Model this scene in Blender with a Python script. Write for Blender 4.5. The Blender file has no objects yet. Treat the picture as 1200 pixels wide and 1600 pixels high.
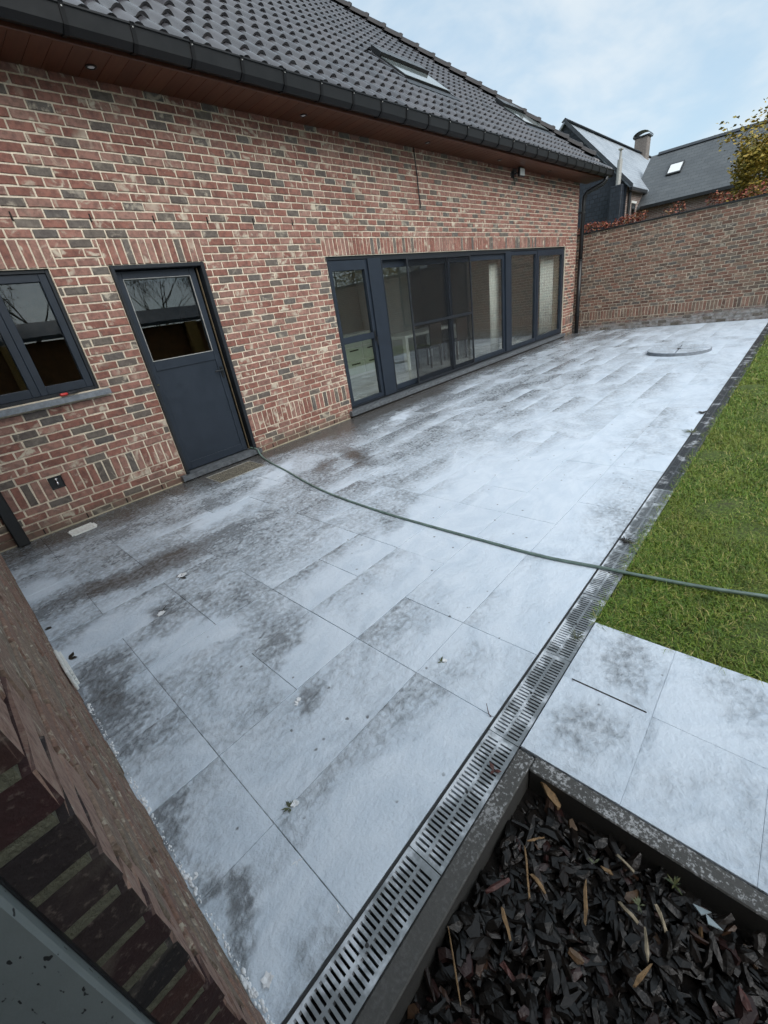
import bpy, bmesh, math, random
from mathutils import Vector, Matrix
R = math.radians
sc = bpy.context.scene
col = sc.collection

# ------------------------------------------------------------------ camera
CAM = Vector((0.0, -5.0434, 1.5375))
YAW, PITCH, ROLL, FPX = R(46.101), R(-26.076), R(-8.977), 651.25
fwd = Vector((math.cos(PITCH) * math.cos(YAW), math.cos(PITCH) * math.sin(YAW), math.sin(PITCH)))
rgt0 = Vector((math.sin(YAW), -math.cos(YAW), 0)); up0 = rgt0.cross(fwd)
rgt = math.cos(ROLL) * rgt0 + math.sin(ROLL) * up0
upv = -math.sin(ROLL) * rgt0 + math.cos(ROLL) * up0
cam_d = bpy.data.cameras.new('camera'); cam = bpy.data.objects.new('camera', cam_d); col.objects.link(cam)
cam_d.sensor_fit = 'HORIZONTAL'; cam_d.sensor_width = 36.0; cam_d.lens = FPX / 1200 * 36
cam_d.clip_start = 0.02; cam_d.clip_end = 2000
cam.matrix_world = Matrix(((rgt.x, upv.x, -fwd.x, CAM.x), (rgt.y, upv.y, -fwd.y, CAM.y), (rgt.z, upv.z, -fwd.z, CAM.z), (0, 0, 0, 1)))
sc.camera = cam
def px(p):                                   # photo pixel (1200 x 1600) of a world point, only used to rank sizes
    q = Vector(p) - CAM; z = q.dot(fwd)
    if z < 0.05: return None
    return (600 + FPX * q.dot(rgt) / z, 800 - FPX * q.dot(upv) / z)

# ------------------------------------------------------------------ node helpers
class NT:
    def __init__(s, tree): s.t = tree
    def n(s, typ, ins=None, **kw):
        nd = s.t.nodes.new(typ)
        for k, v in kw.items(): setattr(nd, k, v)
        for k, v in (ins or {}).items():
            sk = nd.inputs[k]
            if isinstance(v, bpy.types.NodeSocket): s.t.links.new(v, sk)
            elif isinstance(v, bpy.types.Node): s.t.links.new(v.outputs[0], sk)
            else: sk.default_value = v
        return nd
    def m(s, op, a, b=0.0, c=None, clamp=False):
        i = {0: a, 1: b}
        if c is not None: i[2] = c
        return s.n('ShaderNodeMath', i, operation=op, use_clamp=clamp).outputs[0]
    def vm(s, op, a, b=(0, 0, 0)): return s.n('ShaderNodeVectorMath', {0: a, 1: b}, operation=op)
    def noise(s, vec, scale, detail=3.0, rough=.55, dist=0.0):
        return s.n('ShaderNodeTexNoise', {'Vector': vec, 'Scale': scale, 'Detail': detail, 'Roughness': rough, 'Distortion': dist}).outputs['Fac']
    def ss(s, v, a, b, lo=0.0, hi=1.0):
        return s.n('ShaderNodeMapRange', {'Value': v, 'From Min': a, 'From Max': b, 'To Min': lo, 'To Max': hi}, interpolation_type='SMOOTHSTEP').outputs[0]
    def mix(s, f, a, b, blend='MIX'):
        nd = s.t.nodes.new('ShaderNodeMix'); nd.data_type = 'RGBA'; nd.blend_type = blend
        for sk, v in ((nd.inputs[0], f), (nd.inputs[6], a), (nd.inputs[7], b)):
            if isinstance(v, bpy.types.NodeSocket): s.t.links.new(v, sk)
            else: sk.default_value = v if not isinstance(v, tuple) or len(v) == 4 else v + (1,)
        return nd.outputs[2]
    def ramp(s, f, stops, interp='LINEAR'):
        nd = s.t.nodes.new('ShaderNodeValToRGB'); s.t.links.new(f, nd.inputs[0]); nd.color_ramp.interpolation = interp
        e = nd.color_ramp.elements
        while len(e) < len(stops): e.new(0.5)
        for el, (p, c) in zip(e, stops): el.position = p; el.color = c + (1,)
        return nd.outputs[0]
    def bump(s, h, strength=.5, dist=.01):
        return s.n('ShaderNodeBump', {'Height': h, 'Strength': strength, 'Distance': dist}).outputs[0]
MATS = {}
def mat(name):
    m = bpy.data.materials.new(name); m.use_nodes = True
    nt = NT(m.node_tree); b = m.node_tree.nodes['Principled BSDF']; MATS[name] = m
    return m, nt, b
def setp(nt, b, **kw):
    for k, v in kw.items():
        sk = b.inputs[k.replace('_', ' ')]
        if isinstance(v, bpy.types.NodeSocket): nt.t.links.new(v, sk)
        else: sk.default_value = v if not (isinstance(v, tuple) and len(v) == 3 and sk.type == 'RGBA') else v + (1,)

# ------------------------------------------------------------------ sky, sun, exposure
SUN_EL, SUN_AZ = R(40), (-0.4, -1.0)        # direction towards the sun, veiled by cloud
w = bpy.data.worlds.new('World'); sc.world = w; w.use_nodes = True
wt = NT(w.node_tree); bg = w.node_tree.nodes['Background']
sky = wt.n('ShaderNodeTexSky', sky_type='NISHITA', sun_disc=False, sun_elevation=SUN_EL,
           sun_rotation=math.atan2(SUN_AZ[0], SUN_AZ[1]), air_density=1.0, dust_density=1.2, ozone_density=1.2)
d = wt.n('ShaderNodeTexCoord').outputs['Generated']
ds = wt.vm('MULTIPLY', d, (1.6, 1.6, 3.2)).outputs[0]
c1 = wt.noise(ds, 1.9, 5, .55, .6); c2 = wt.noise(ds, 5.0, 4, .55, .3)
cl = wt.ss(wt.m('ADD', wt.m('MULTIPLY', c1, .7), wt.m('MULTIPLY', c2, .3)), .25, .75)
cloud = wt.mix(wt.ss(wt.m('ADD', wt.m('MULTIPLY', c1, .7), wt.m('MULTIPLY', c2, .3)), .36, .60), (2.2, 2.9, 3.4), (3.3, 3.65, 3.85))
skc = wt.mix(wt.m('ADD', wt.m('MULTIPLY', cl, .24), .72), sky.outputs[0], cloud)
wt.t.links.new(skc, bg.inputs[0]); bg.inputs[1].default_value = .1
sun_d = bpy.data.lights.new('sun', 'SUN'); sun = bpy.data.objects.new('sun', sun_d); col.objects.link(sun)
sun_d.energy = 1.4; sun_d.angle = R(60); sun_d.color = (1, .97, .94)
sdir = Vector((SUN_AZ[0], SUN_AZ[1], 0)).normalized() * math.cos(SUN_EL) + Vector((0, 0, math.sin(SUN_EL)))
sun.rotation_euler = sdir.to_track_quat('Z', 'Y').to_euler(); sun.location = (0, -8, 12)
vs = sc.view_settings; vs.view_transform = 'Standard'; vs.look = 'None'; vs.gamma = 1; vs.exposure = 1.27
sc.cycles.use_adaptive_sampling = True; sc.cycles.adaptive_threshold = .03; sc.cycles.max_bounces = 6; sc.cycles.diffuse_bounces = 3; sc.cycles.glossy_bounces = 3; sc.cycles.transmission_bounces = 2; sc.cycles.transparent_max_bounces = 12; sc.cycles.caustics_reflective = False

# ------------------------------------------------------------------ object helpers
class MB:
    def __init__(s): s.v = []; s.f = []; s.mi = []
    def add(s, vs_, fs, mi=0):
        o = len(s.v); s.v += [tuple(v) for v in vs_]; s.f += [tuple(i + o for i in f) for f in fs]; s.mi += [mi] * len(fs); return s
    def box(s, x0, x1, y0, y1, z0, z1, mi=0):
        v = [(x, y, z) for z in (z0, z1) for y in (y0, y1) for x in (x0, x1)]
        return s.add(v, [(0, 2, 3, 1), (4, 5, 7, 6), (0, 1, 5, 4), (2, 6, 7, 3), (0, 4, 6, 2), (1, 3, 7, 5)], mi)
    def bbox(s, x0, x1, y0, y1, z0, z1, b=.004, mi=0):       # box with chamfered edges
        bm = bmesh.new(); bmesh.ops.create_cube(bm, size=1)
        for v in bm.verts: v.co = Vector((x0 + (v.co.x + .5) * (x1 - x0), y0 + (v.co.y + .5) * (y1 - y0), z0 + (v.co.z + .5) * (z1 - z0)))
        bmesh.ops.bevel(bm, geom=bm.edges[:], offset=b, segments=1, affect='EDGES')
        bm.normal_update(); s.add([v.co.copy() for v in bm.verts], [[v.index for v in f.verts] for f in bm.faces], mi); bm.free(); return s
    def tube(s, pts, rad, seg=8, mi=0, cap=True, square=False):
        pts = [Vector(p) for p in pts]; rings = []; n = len(pts)
        up = Vector((0, 0, 1)); prev = None
        for i, p in enumerate(pts):
            t = (pts[min(i + 1, n - 1)] - pts[max(i - 1, 0)]).normalized()
            a = t.cross(prev if prev else (up if abs(t.z) < .9 else Vector((1, 0, 0))))
            if prev: a = prev - t * prev.dot(t)
            a.normalize(); prev = a.copy(); b = t.cross(a)
            r = rad[i] if isinstance(rad, (list, tuple)) else rad
            rings.append([p + (a * math.cos(2 * math.pi * (k + (.5 if square else 0)) / seg) + b * math.sin(2 * math.pi * (k + (.5 if square else 0)) / seg)) * r for k in range(seg)])
        vv = [q for rg in rings for q in rg]; ff = []
        for i in range(n - 1):
            for k in range(seg): ff.append((i * seg + k, i * seg + (k + 1) % seg, (i + 1) * seg + (k + 1) % seg, (i + 1) * seg + k))
        if cap: ff += [tuple(reversed(range(seg))), tuple((n - 1) * seg + k for k in range(seg))]
        return s.add(vv, ff, mi)
    def prof(s, pts, x0, x1, mi=0, axis=0):                  # closed profile (a,b) extruded along an axis
        n = len(pts)
        if axis == 0: mk = lambda t, a, b: (t, a, b)
        elif axis == 1: mk = lambda t, a, b: (a, t, b)
        else: mk = lambda t, a, b: (a, b, t)
        v = [mk(x0, a, b) for a, b in pts] + [mk(x1, a, b) for a, b in pts]
        f = [(i, (i + 1) % n, n + (i + 1) % n, n + i) for i in range(n)] + [tuple(reversed(range(n))), tuple(range(n, 2 * n))]
        return s.add(v, f, mi)
    def mask(s, xs, ys, keep, z0, z1, mi=0):                 # plate with holes: grid cells kept where keep(i,j)
        nx, ny = len(xs) - 1, len(ys) - 1; K = lambda i, j: 0 <= i < nx and 0 <= j < ny and keep(i, j)
        for i in range(nx):
            for j in range(ny):
                if not K(i, j): continue
                a, b, c, d_ = xs[i], xs[i + 1], ys[j], ys[j + 1]
                s.add([(a, c, z1), (b, c, z1), (b, d_, z1), (a, d_, z1)], [(0, 1, 2, 3)], mi)
                if not K(i - 1, j): s.add([(a, c, z0), (a, c, z1), (a, d_, z1), (a, d_, z0)], [(0, 1, 2, 3)], mi)
                if not K(i + 1, j): s.add([(b, c, z0), (b, d_, z0), (b, d_, z1), (b, c, z1)], [(0, 1, 2, 3)], mi)
                if not K(i, j - 1): s.add([(a, c, z0), (b, c, z0), (b, c, z1), (a, c, z1)], [(0, 1, 2, 3)], mi)
                if not K(i, j + 1): s.add([(a, d_, z0), (a, d_, z1), (b, d_, z1), (b, d_, z0)], [(0, 1, 2, 3)], mi)
        return s
    def mesh(s, name, *mats):
        me = bpy.data.meshes.new(name); me.from_pydata(s.v, [], s.f)
        for m in mats: me.materials.append(MATS[m] if isinstance(m, str) else m)
        if len(mats) > 1: me.polygons.foreach_set('material_index', s.mi)
        me.update(); return me
    def build(s, name, mats, parent=None, smooth=False, fix=True):
        me = s.mesh(name, *(mats if isinstance(mats, (list, tuple)) else (mats,)))
        if fix and len(me.polygons) < 4000:
            bm = bmesh.new(); bm.from_mesh(me); bmesh.ops.recalc_face_normals(bm, faces=bm.faces[:]); bm.to_mesh(me); bm.free()
        if smooth: me.shade_smooth()
        return link(name, me, parent)
def link(name, me, parent=None):
    o = bpy.data.objects.new(name, me); col.objects.link(o)
    if parent: o.parent = parent
    return o
def empty(name, loc=(0, 0, 0), rz=0, parent=None):
    o = bpy.data.objects.new(name, None); col.objects.link(o); o.location = loc; o.rotation_euler = (0, 0, rz); o.empty_display_size = .1
    if parent: o.parent = parent
    return o
def tag(o, label=None, cat=None, group=None, kind=None):
    if label: o['label'] = label
    if cat: o['category'] = cat
    if group: o['group'] = group
    if kind: o['kind'] = kind
    return o
def struct(o): o['kind'] = 'structure'; return o
MJ0 = .0125
rnd = random.Random(11)
U = rnd.uniform

# ------------------------------------------------------------------ materials
def geo_pos(nt): return nt.n('ShaderNodeNewGeometry').outputs['Position']
def rand_id(nt):
    return nt.m('FRACT', nt.m('ADD', nt.n('ShaderNodeObjectInfo').outputs['Random'], nt.n('ShaderNodeNewGeometry').outputs['Random Per Island']))
def brick_mat(name, stops, smear=.35, rough=.85, grime=0.0, fine=1.0):
    m, nt, b = mat(name); p = geo_pos(nt); r = rand_id(nt)
    ps = nt.vm('ADD', p, nt.n('ShaderNodeCombineXYZ', {0: nt.m('MULTIPLY', r, 37.0), 1: nt.m('MULTIPLY', r, 11.0), 2: nt.m('MULTIPLY', r, 23.0)}).outputs[0]).outputs[0]
    base = nt.ramp(r, stops)
    n1 = nt.noise(ps, 22 * fine, 4, .65); n2 = nt.noise(ps, 90 * fine, 3, .6); n3 = nt.noise(ps, 9 * fine, 3, .5, .8)
    base = nt.mix(nt.ss(n1, .35, .75), base, nt.mix(.55, base, (.04, .03, .03)), 'MIX')
    base = nt.mix(nt.m('MULTIPLY', nt.ss(n2, .55, .75), .35), base, (.30, .24, .20))
    sm = nt.m('MULTIPLY', nt.ss(nt.m('ADD', n3, nt.m('MULTIPLY', n2, .12)), .585 , .73), nt.ss(nt.noise(ps, 3.0 * fine, 2), .40, .62))
    base = nt.mix(nt.m('MULTIPLY', sm, smear), base, (.50, .44, .345))
    if grime:
        z = nt.n('ShaderNodeSeparateXYZ', {0: p}).outputs[2]
        g = nt.m('MULTIPLY', nt.ss(nt.m('ADD', z, nt.m('MULTIPLY', nt.noise(p, 3, 4), .35)), .42, .12), grime)
        base = nt.mix(g, base, (.09, .085, .065))
    setp(nt, b, Base_Color=base, Roughness=rough, Normal=nt.bump(nt.m('ADD', nt.m('MULTIPLY', n1, .7), nt.m('MULTIPLY', n2, .5)), .8, .006))
    b.inputs['Specular IOR Level'].default_value = .3
    return m
brick_mat('brick_red', [(0, (.22, .098, .074)), (.3, (.275, .122, .092)), (.6, (.31, .155, .12)), (.85, (.325, .188, .148)), (1, (.245, .128, .102))], 1.0, grime=.75)
brick_mat('brick_dark', [(0, (.12, .102, .088)), (.5, (.165, .14, .116)), (1, (.118, .108, .10))], .7, grime=.4)
brick_mat('brick_brown', [(0, (.13, .075, .055)), (.35, (.235, .12, .085)), (.6, (.27, .16, .115)), (.8, (.21, .145, .105)), (1, (.12, .09, .072))], .55)
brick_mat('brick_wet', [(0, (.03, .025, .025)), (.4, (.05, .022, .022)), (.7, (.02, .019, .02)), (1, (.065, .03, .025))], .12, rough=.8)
def mortar_mat(name, c, grime=.8, bs=60, bd=.004):
    m, nt, b = mat(name); p = geo_pos(nt); n = nt.noise(p, 60, 4); n2 = nt.noise(p, 2.2, 4)
    cc = nt.mix(nt.ss(n, .3, .7), tuple(x * .82 for x in c), tuple(x * 1.1 for x in c))
    cc = nt.mix(nt.m('MULTIPLY', nt.ss(n2, .45, .7), .35), cc, tuple(x * .6 for x in c))
    z = nt.n('ShaderNodeSeparateXYZ', {0: p}).outputs[2]
    cc = nt.mix(nt.m('MULTIPLY', nt.ss(nt.m('ADD', z, nt.m('MULTIPLY', n2, .3)), .34, .1), grime), cc, (.15, .135, .08))
    setp(nt, b, Base_Color=cc, Roughness=.95, Normal=nt.bump(nt.noise(p, bs, 5, .65), .8, bd))
mortar_mat('mortar', (.72, .635, .50)); mortar_mat('mortar_far', (.64, .55, .43), .3)
mortar_mat('mortar_green', (.15, .145, .10), 0, 110, .012)
brick_mat('brick_weathered', [(0, (.24, .14, .105)), (.4, (.29, .175, .13)), (.7, (.28, .20, .15)), (1, (.23, .18, .135))], .9, rough=.9, fine=5.0)
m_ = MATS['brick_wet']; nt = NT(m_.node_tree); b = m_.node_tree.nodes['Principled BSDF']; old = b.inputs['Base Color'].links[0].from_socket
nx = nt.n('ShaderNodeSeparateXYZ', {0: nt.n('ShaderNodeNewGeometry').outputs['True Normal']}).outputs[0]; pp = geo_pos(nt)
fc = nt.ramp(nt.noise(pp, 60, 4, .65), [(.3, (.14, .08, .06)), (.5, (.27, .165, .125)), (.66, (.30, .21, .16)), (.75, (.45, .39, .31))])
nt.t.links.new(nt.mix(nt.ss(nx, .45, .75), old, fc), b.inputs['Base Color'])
def lime_mat(src, name):                 # far garden wall: foam and lime splashed on the lowest courses
    m = MATS[src].copy(); m.name = name; MATS[name] = m; nt = NT(m.node_tree); b = m.node_tree.nodes['Principled BSDF']
    old = b.inputs['Base Color'].links[0].from_socket; p = geo_pos(nt); sp = nt.n('ShaderNodeSeparateXYZ', {0: p})
    yy = nt.m('MULTIPLY', sp.outputs[1], -.038)
    h = nt.m('SUBTRACT', nt.m('ADD', sp.outputs[2], nt.m('MULTIPLY', nt.noise(p, 2.6, 4), .14)), yy)
    f = nt.m('MULTIPLY', nt.ss(h, .26, .12), nt.ss(nt.noise(p, 9, 5, .7), .32, .62, .1, .85))
    old = nt.mix(nt.m('MULTIPLY', nt.ss(h, .3, .1), .6), old, (.055, .052, .048))
    nt.t.links.new(nt.mix(f, old, (.34, .335, .325)), b.inputs['Base Color'])
lime_mat('brick_brown', 'brick_far'); lime_mat('mortar_far', 'mortar_lime')

def foam_mat(name, stone=((.062, .062, .062), (.11, .109, .107)), blobs=(), base=0.0, edge=.5):
    m, nt, b = mat(name); p = geo_pos(nt); sp = nt.n('ShaderNodeSeparateXYZ', {0: p})
    oi = nt.n('ShaderNodeObjectInfo'); oc = nt.n('ShaderNodeTexCoord').outputs['Object']; osp = nt.n('ShaderNodeSeparateXYZ', {0: oc})
    warp = nt.vm('ADD', p, nt.vm('SCALE', nt.n('ShaderNodeTexNoise', {'Vector': p, 'Scale': 1.1, 'Detail': 2.0}).outputs['Color']).outputs[0])
    warp.inputs[1].links[0].from_node.inputs[3].default_value = .9
    wv = nt.vm('MULTIPLY', warp.outputs[0], (.75, 1.35, 1)).outputs[0]
    n1 = nt.noise(wv, 1.5, 4, .55, .4); n2 = nt.noise(wv, 5.5, 5, .6, .5)
    n3 = nt.noise(p, 38, 3, .6); n4 = nt.noise(p, 14, 4, .65, .3); n5 = nt.noise(p, 120, 2, .5)
    t = nt.m('ADD', nt.m('MULTIPLY', nt.m('SUBTRACT', n1, .5), .85), base + .80)
    t = nt.m('ADD', t, nt.m('MULTIPLY', nt.m('SUBTRACT', n2, .5), .5))
    t = nt.m('ADD', t, nt.ss(sp.outputs[1], -1.0, -4.4, -.12, .18))
    # foam settles on the low side of each slab
    oy_ = nt.m('MAXIMUM', nt.m('MINIMUM', osp.outputs[1], .2), -.2); r = oi.outputs['Random']; ra = nt.m('SUBTRACT', nt.m('FRACT', nt.m('MULTIPLY', r, 7.13)), .35)
    t = nt.m('ADD', t, nt.m('MULTIPLY', nt.m('MULTIPLY', oy_, -2.3 * edge * 2), ra))
    t = nt.m('ADD', t, nt.m('MULTIPLY', nt.m('MULTIPLY', osp.outputs[0], .6 * edge), nt.m('SUBTRACT', r, .5)))
    t = nt.m('ADD', t, nt.m('MULTIPLY', nt.m('SUBTRACT', r, .5), .16))
    pw = nt.vm('ADD', p, nt.vm('SCALE', nt.n('ShaderNodeTexNoise', {'Vector': p, 'Scale': 3.5, 'Detail': 4.0}).outputs['Color']).outputs[0])
    sc_n = pw.inputs[1].links[0].from_node; sc_n.inputs[3].default_value = .5
    pws = nt.vm('SUBTRACT', pw.outputs[0], (.25, .25, .25)).outputs[0]
    for (bx, by, ang, rx, ry, amt) in blobs:
        v = nt.vm('SUBTRACT', pws, (bx, by, 0)).outputs[0]
        v = nt.n('ShaderNodeVectorRotate', {'Vector': v, 'Axis': (0, 0, 1), 'Angle': -R(ang)}).outputs[0]
        v = nt.vm('MULTIPLY', v, (1 / rx, 1 / ry, 0)).outputs[0]
        ln = nt.vm('LENGTH', v).outputs['Value']
        t = nt.m('ADD', t, nt.ss(ln, 1.3, .1, 0, amt * (.85 if amt < 0 else 1)))
    thick = nt.ss(t, .55, 1.15, 1.0, .22)
    vb = nt.n('ShaderNodeTexVoronoi', {'Vector': p, 'Scale': 36.0}, feature='SMOOTH_F1').outputs['Distance']
    mo = nt.m('ADD', nt.m('MULTIPLY', nt.m('SUBTRACT', n3, .5), 1.0), nt.m('ADD', nt.m('MULTIPLY', nt.m('SUBTRACT', n4, .5), .4), nt.m('MULTIPLY', nt.m('SUBTRACT', .38, vb), .7)))
    tt = nt.m('ADD', t, nt.m('MULTIPLY', mo, thick))
    cov = nt.m('ADD', nt.m('MULTIPLY', nt.ss(tt, -.12, 1.15), .65), nt.m('MULTIPLY', nt.ss(t, .0, 1.2), .35))
    st = nt.mix(nt.ss(nt.noise(p, 55, 4, .7), .35, .7), stone[0], stone[1])
    st = nt.mix(nt.m('MULTIPLY', r, .4), st, (.085, .08, .075))
    fm = nt.mix(nt.ss(n2, .3, .7), (.57, .66, .755), (.66, .74, .825))
    vo = nt.n('ShaderNodeTexVoronoi', {'Vector': nt.vm('ADD', p, nt.vm('SCALE', nt.n('ShaderNodeTexNoise', {'Vector': p, 'Scale': 70.0}).outputs['Color']).outputs[0]).outputs[0], 'Scale': 17.0})
    vo.inputs[0].links[0].from_node.inputs[1].links[0].from_node.inputs[3].default_value = .012
    vr = nt.n('ShaderNodeSeparateColor', {0: vo.outputs['Color']}).outputs[0]
    spk = nt.m('MULTIPLY', nt.ss(vo.outputs['Distance'], .17, .07), nt.ss(vr, .80, .84))
    colr = nt.mix(nt.m('MULTIPLY', spk, .75), nt.mix(nt.ss(tt, .18, 1.2), nt.mix(nt.ss(tt, -.38, .28), st, (.22, .245, .27)), fm), (.06, .058, .055))
    setp(nt, b, Base_Color=colr, Roughness=nt.ss(cov, .1, .8, .16, .42),
         Normal=nt.bump(nt.m('ADD', nt.m('ADD', nt.m('MULTIPLY', cov, 1.0), nt.m('MULTIPLY', n3, .35)), nt.m('ADD', nt.m('MULTIPLY', n5, .12), nt.m('MULTIPLY', n4, .3))), .7, .016))
    b.inputs['Specular IOR Level'].default_value = .5
    return m
BLOBS = [  # x, y, angle, half-lengths, amount: bare wet patches (-) and foam puddles (+)
    (2.0, -.12, 0, 4.2, .46, -1.4), (5.2, -.25, 0, 2.4, .55, -.95), (9.5, -.10, 0, 5.0, .45, -.95), (13.4, -.2, 90, .5, .9, -.6),
    (3.15, -1.45, 62, .45, .20, -1.3), (2.75, -1.35, 50, .3, .14, -.8), (.50, -2.42, 20, .22, .18, -.8), (.70, -3.34, 10, .24, .13, -.5), (.60, -3.74, -40, .14, .09, -.5),
    (.0, -2.85, 88, .50, .15, -.85), (.42, -1.70, -5, .75, .19, -1.0), (1.25, -1.82, 8, .62, .2, -.4),
    (.55, -.78, 3, .7, .16, -.45), (1.6, -.98, 8, .7, .14, -.4), (2.05, -2.98, 30, .3, .13, -.4), (3.9, -1.9, 10, .8, .28, -.3), (-.06, -4.2, 80, .26, .07, -.75), (-.05, -3.75, 85, .22, .08, -.5),
    (3.7, -.75, 25, .7, .3, -.45), (5.0, -1.1, 12, 1.2, .28, -.3), (12.5, -1.2, 0, 1.8, .7, -.3), (.2, -3.2, 60, .6, .3, -.18), (.95, -3.75, 20, .3, .14, -.15), (1.1, -4.2, 10, .3, .15, -.15), (7.5, -1.5, 5, 2.5, .7, -.2),
    (.43, -2.86, -5, .34, .19, .7), (1.46, -1.34, 8, .42, .16, .7), (.0, -1.22, 0, .35, .2, .7), (.12, -2.25, 20, .3, .14, .45), (.3, -4.3, 0, .8, .2, .3), (2.9, -3.5, 0, 1.8, .9, .4), (2.4, -.95, 25, .5, .12, .55), (4.8, -.78, 20, .7, .12, .55), (.75, -3.5, 35, .3, .1, .5), (1.7, -4.1, 5, .6, .3, .3)]
foam_mat('foamy_stone', blobs=BLOBS)
foam_mat('foamy_slab', blobs=[(1.18, -4.76, 20, .2, .16, -.5), (1.58, -4.78, 20, .18, .14, -.45), (1.6, -5.12, 20, .2, .1, -.3), (1.15, -5.1, -30, .2, .1, -.25)], base=.0, stone=((.17, .18, .18), (.25, .26, .26)), edge=.2)
foam_mat('foamy_cover', base=-.12, stone=((.14, .14, .135), (.22, .215, .205)))
foam_mat('foamy_joint', stone=((.02, .02, .018), (.04, .036, .03)), base=-.42, blobs=BLOBS[:8])

def simple(name, c, rough=.6, spec=.5, metal=0.0, var=.25, scale=8, bump=0.0, bscale=60, bdist=.003, coat=0.0):
    m, nt, b = mat(name); p = geo_pos(nt); n = nt.noise(p, scale, 5, .6)
    cc = nt.mix(nt.ss(n, .3, .7), tuple(x * (1 - var) for x in c), tuple(min(1, x * (1 + var)) for x in c))
    setp(nt, b, Base_Color=cc, Roughness=nt.ss(n, .2, .8, rough * .85, min(1, rough * 1.15)), Metallic=metal)
    b.inputs['Specular IOR Level'].default_value = spec; b.inputs['Coat Weight'].default_value = coat
    if bump: setp(nt, b, Normal=nt.bump(nt.noise(p, bscale, 3), bump, bdist))
    return m
simple('anthracite', (.014, .021, .032), .45, .45, var=.1, bump=.05, bscale=300, bdist=.001)
simple('anthracite_frame', (.011, .014, .018), .45, .45, var=.12)
simple('black_metal', (.012, .013, .014), .35, .5, var=.25)
simple('gutter_zinc', (.008, .0084, .009), .5, .4, var=.3, scale=5, bump=.06, bscale=6, bdist=.004)
simple('blue_stone', (.17, .19, .21), .55, .4, var=.2, scale=30, bump=.15, bscale=90)
simple('sill_wet', (.10, .11, .12), .35, .5, var=.35, scale=20, bump=.15, bscale=90)
simple('white_plastic', (.74, .75, .72), .4, .5, var=.08)
simple('chrome', (.6, .6, .6), .18, .5, metal=1.0, var=.1)
simple('brass', (.13, .10, .06), .5, .4, metal=.2, var=.15)
simple('hose_green', (.12, .175, .155), .42, .5, var=.25, scale=14)
simple('joint_dark', (.022, .02, .018), .9, .2)
simple('soil', (.009, .0075, .0065), .9, .2, var=.4, scale=30, bump=.6, bscale=60, bdist=.01)
simple('leaf_dark', (.02, .018, .014), .5)
simple('weed_green', (.085, .10, .05), .6, var=.4, scale=60)
simple('foam_white', (.80, .82, .84), .55, .4, var=.06, scale=50, bump=.3, bscale=150)
simple('red_plastic', (.45, .03, .025), .4); simple('black_plastic', (.015, .015, .016), .45)
simple('tan_wood', (.21, .135, .07), .75, .3, var=.35, scale=60, bump=.4, bscale=140)
simple('pale_wood', (.28, .235, .165), .75, .3, var=.3, scale=60, bump=.4, bscale=140)
simple('red_bark', (.075, .03, .026), .55, .4, var=.4, scale=60, bump=.4, bscale=140)
simple('blue_shard', (.25, .30, .32), .4, .5)
simple('frame_grey', (.105, .118, .118), .65, .35, var=.12, scale=9, bump=.1)
simple('zinc_light', (.34, .34, .32), .45, .5, metal=.1, var=.15, scale=20)
simple('slate_plain', (.035, .042, .05), .6)
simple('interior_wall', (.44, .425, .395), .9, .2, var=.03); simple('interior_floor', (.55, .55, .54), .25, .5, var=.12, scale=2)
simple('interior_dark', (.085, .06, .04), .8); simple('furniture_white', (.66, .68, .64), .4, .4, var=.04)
simple('shelf_green', (.50, .56, .46), .45, .4, var=.04); simple('chair_brown', (.05, .035, .025), .6); simple('curtain_cloth', (.52, .52, .48), .95, .2, var=.08)
simple('brown_timber', (.17, .075, .025), .7, .3, var=.3, scale=6); simple('ochre_post', (.30, .18, .055), .7, .3, var=.2)
simple('tree_bark', (.05, .042, .035), .9, .2, var=.3, scale=20, bump=.5, bscale=30, bdist=.01)
simple('soil_ground', (.10, .11, .06), .95, .2, var=.3, scale=.5)
# frame grime flecks on the nearest door frame
m, nt, b = mat('frame_flecked'); p = geo_pos(nt); q = nt.vm('MULTIPLY', p, (1, 1, .45)).outputs[0]
fl = nt.ss(nt.noise(q, 130, 2, .5), .665, .70); gr = nt.noise(p, 12, 4)
setp(nt, b, Base_Color=nt.mix(fl, nt.mix(gr, (.15, .17, .17), (.21, .235, .235)), (.012, .013, .014)), Roughness=.6, Normal=nt.bump(nt.noise(p, 200, 3), .15, .002))
# soffit timber
m, nt, b = mat('soffit_wood'); oi = nt.n('ShaderNodeObjectInfo'); p = geo_pos(nt)
g = nt.noise(nt.vm('ADD', nt.vm('MULTIPLY', p, (38, 3, 1)).outputs[0], nt.n('ShaderNodeCombineXYZ', {0: nt.m('MULTIPLY', oi.outputs['Random'], 50.0)}).outputs[0]).outputs[0], 1.0, 5, .6, .5)
cc = nt.ramp(g, [(.2, (.055, .016, .009)), (.5, (.095, .03, .014)), (.85, (.13, .048, .022))])
setp(nt, b, Base_Color=nt.mix(nt.m('MULTIPLY', oi.outputs['Random'], .6), cc, (.055, .018, .010)), Roughness=.38)
# roof tiles: dark engobe, wet
m, nt, b = mat('roof_clay'); p = geo_pos(nt); r = rand_id(nt); n = nt.noise(p, 6, 5, .6); n2 = nt.noise(p, 70, 3)
cc = nt.mix(r, (.045, .045, .05), (.075, .073, .08)); cc = nt.mix(nt.m('MULTIPLY', nt.ss(n, .5, .75), .4), cc, (.10, .097, .097))
setp(nt, b, Base_Color=cc, Roughness=nt.ss(nt.m('ADD', n, nt.m('MULTIPLY', r, .3)), .3, .9, .18, .38), Normal=nt.bump(n2, .12, .003))
b.inputs['Specular IOR Level'].default_value = .85
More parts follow.
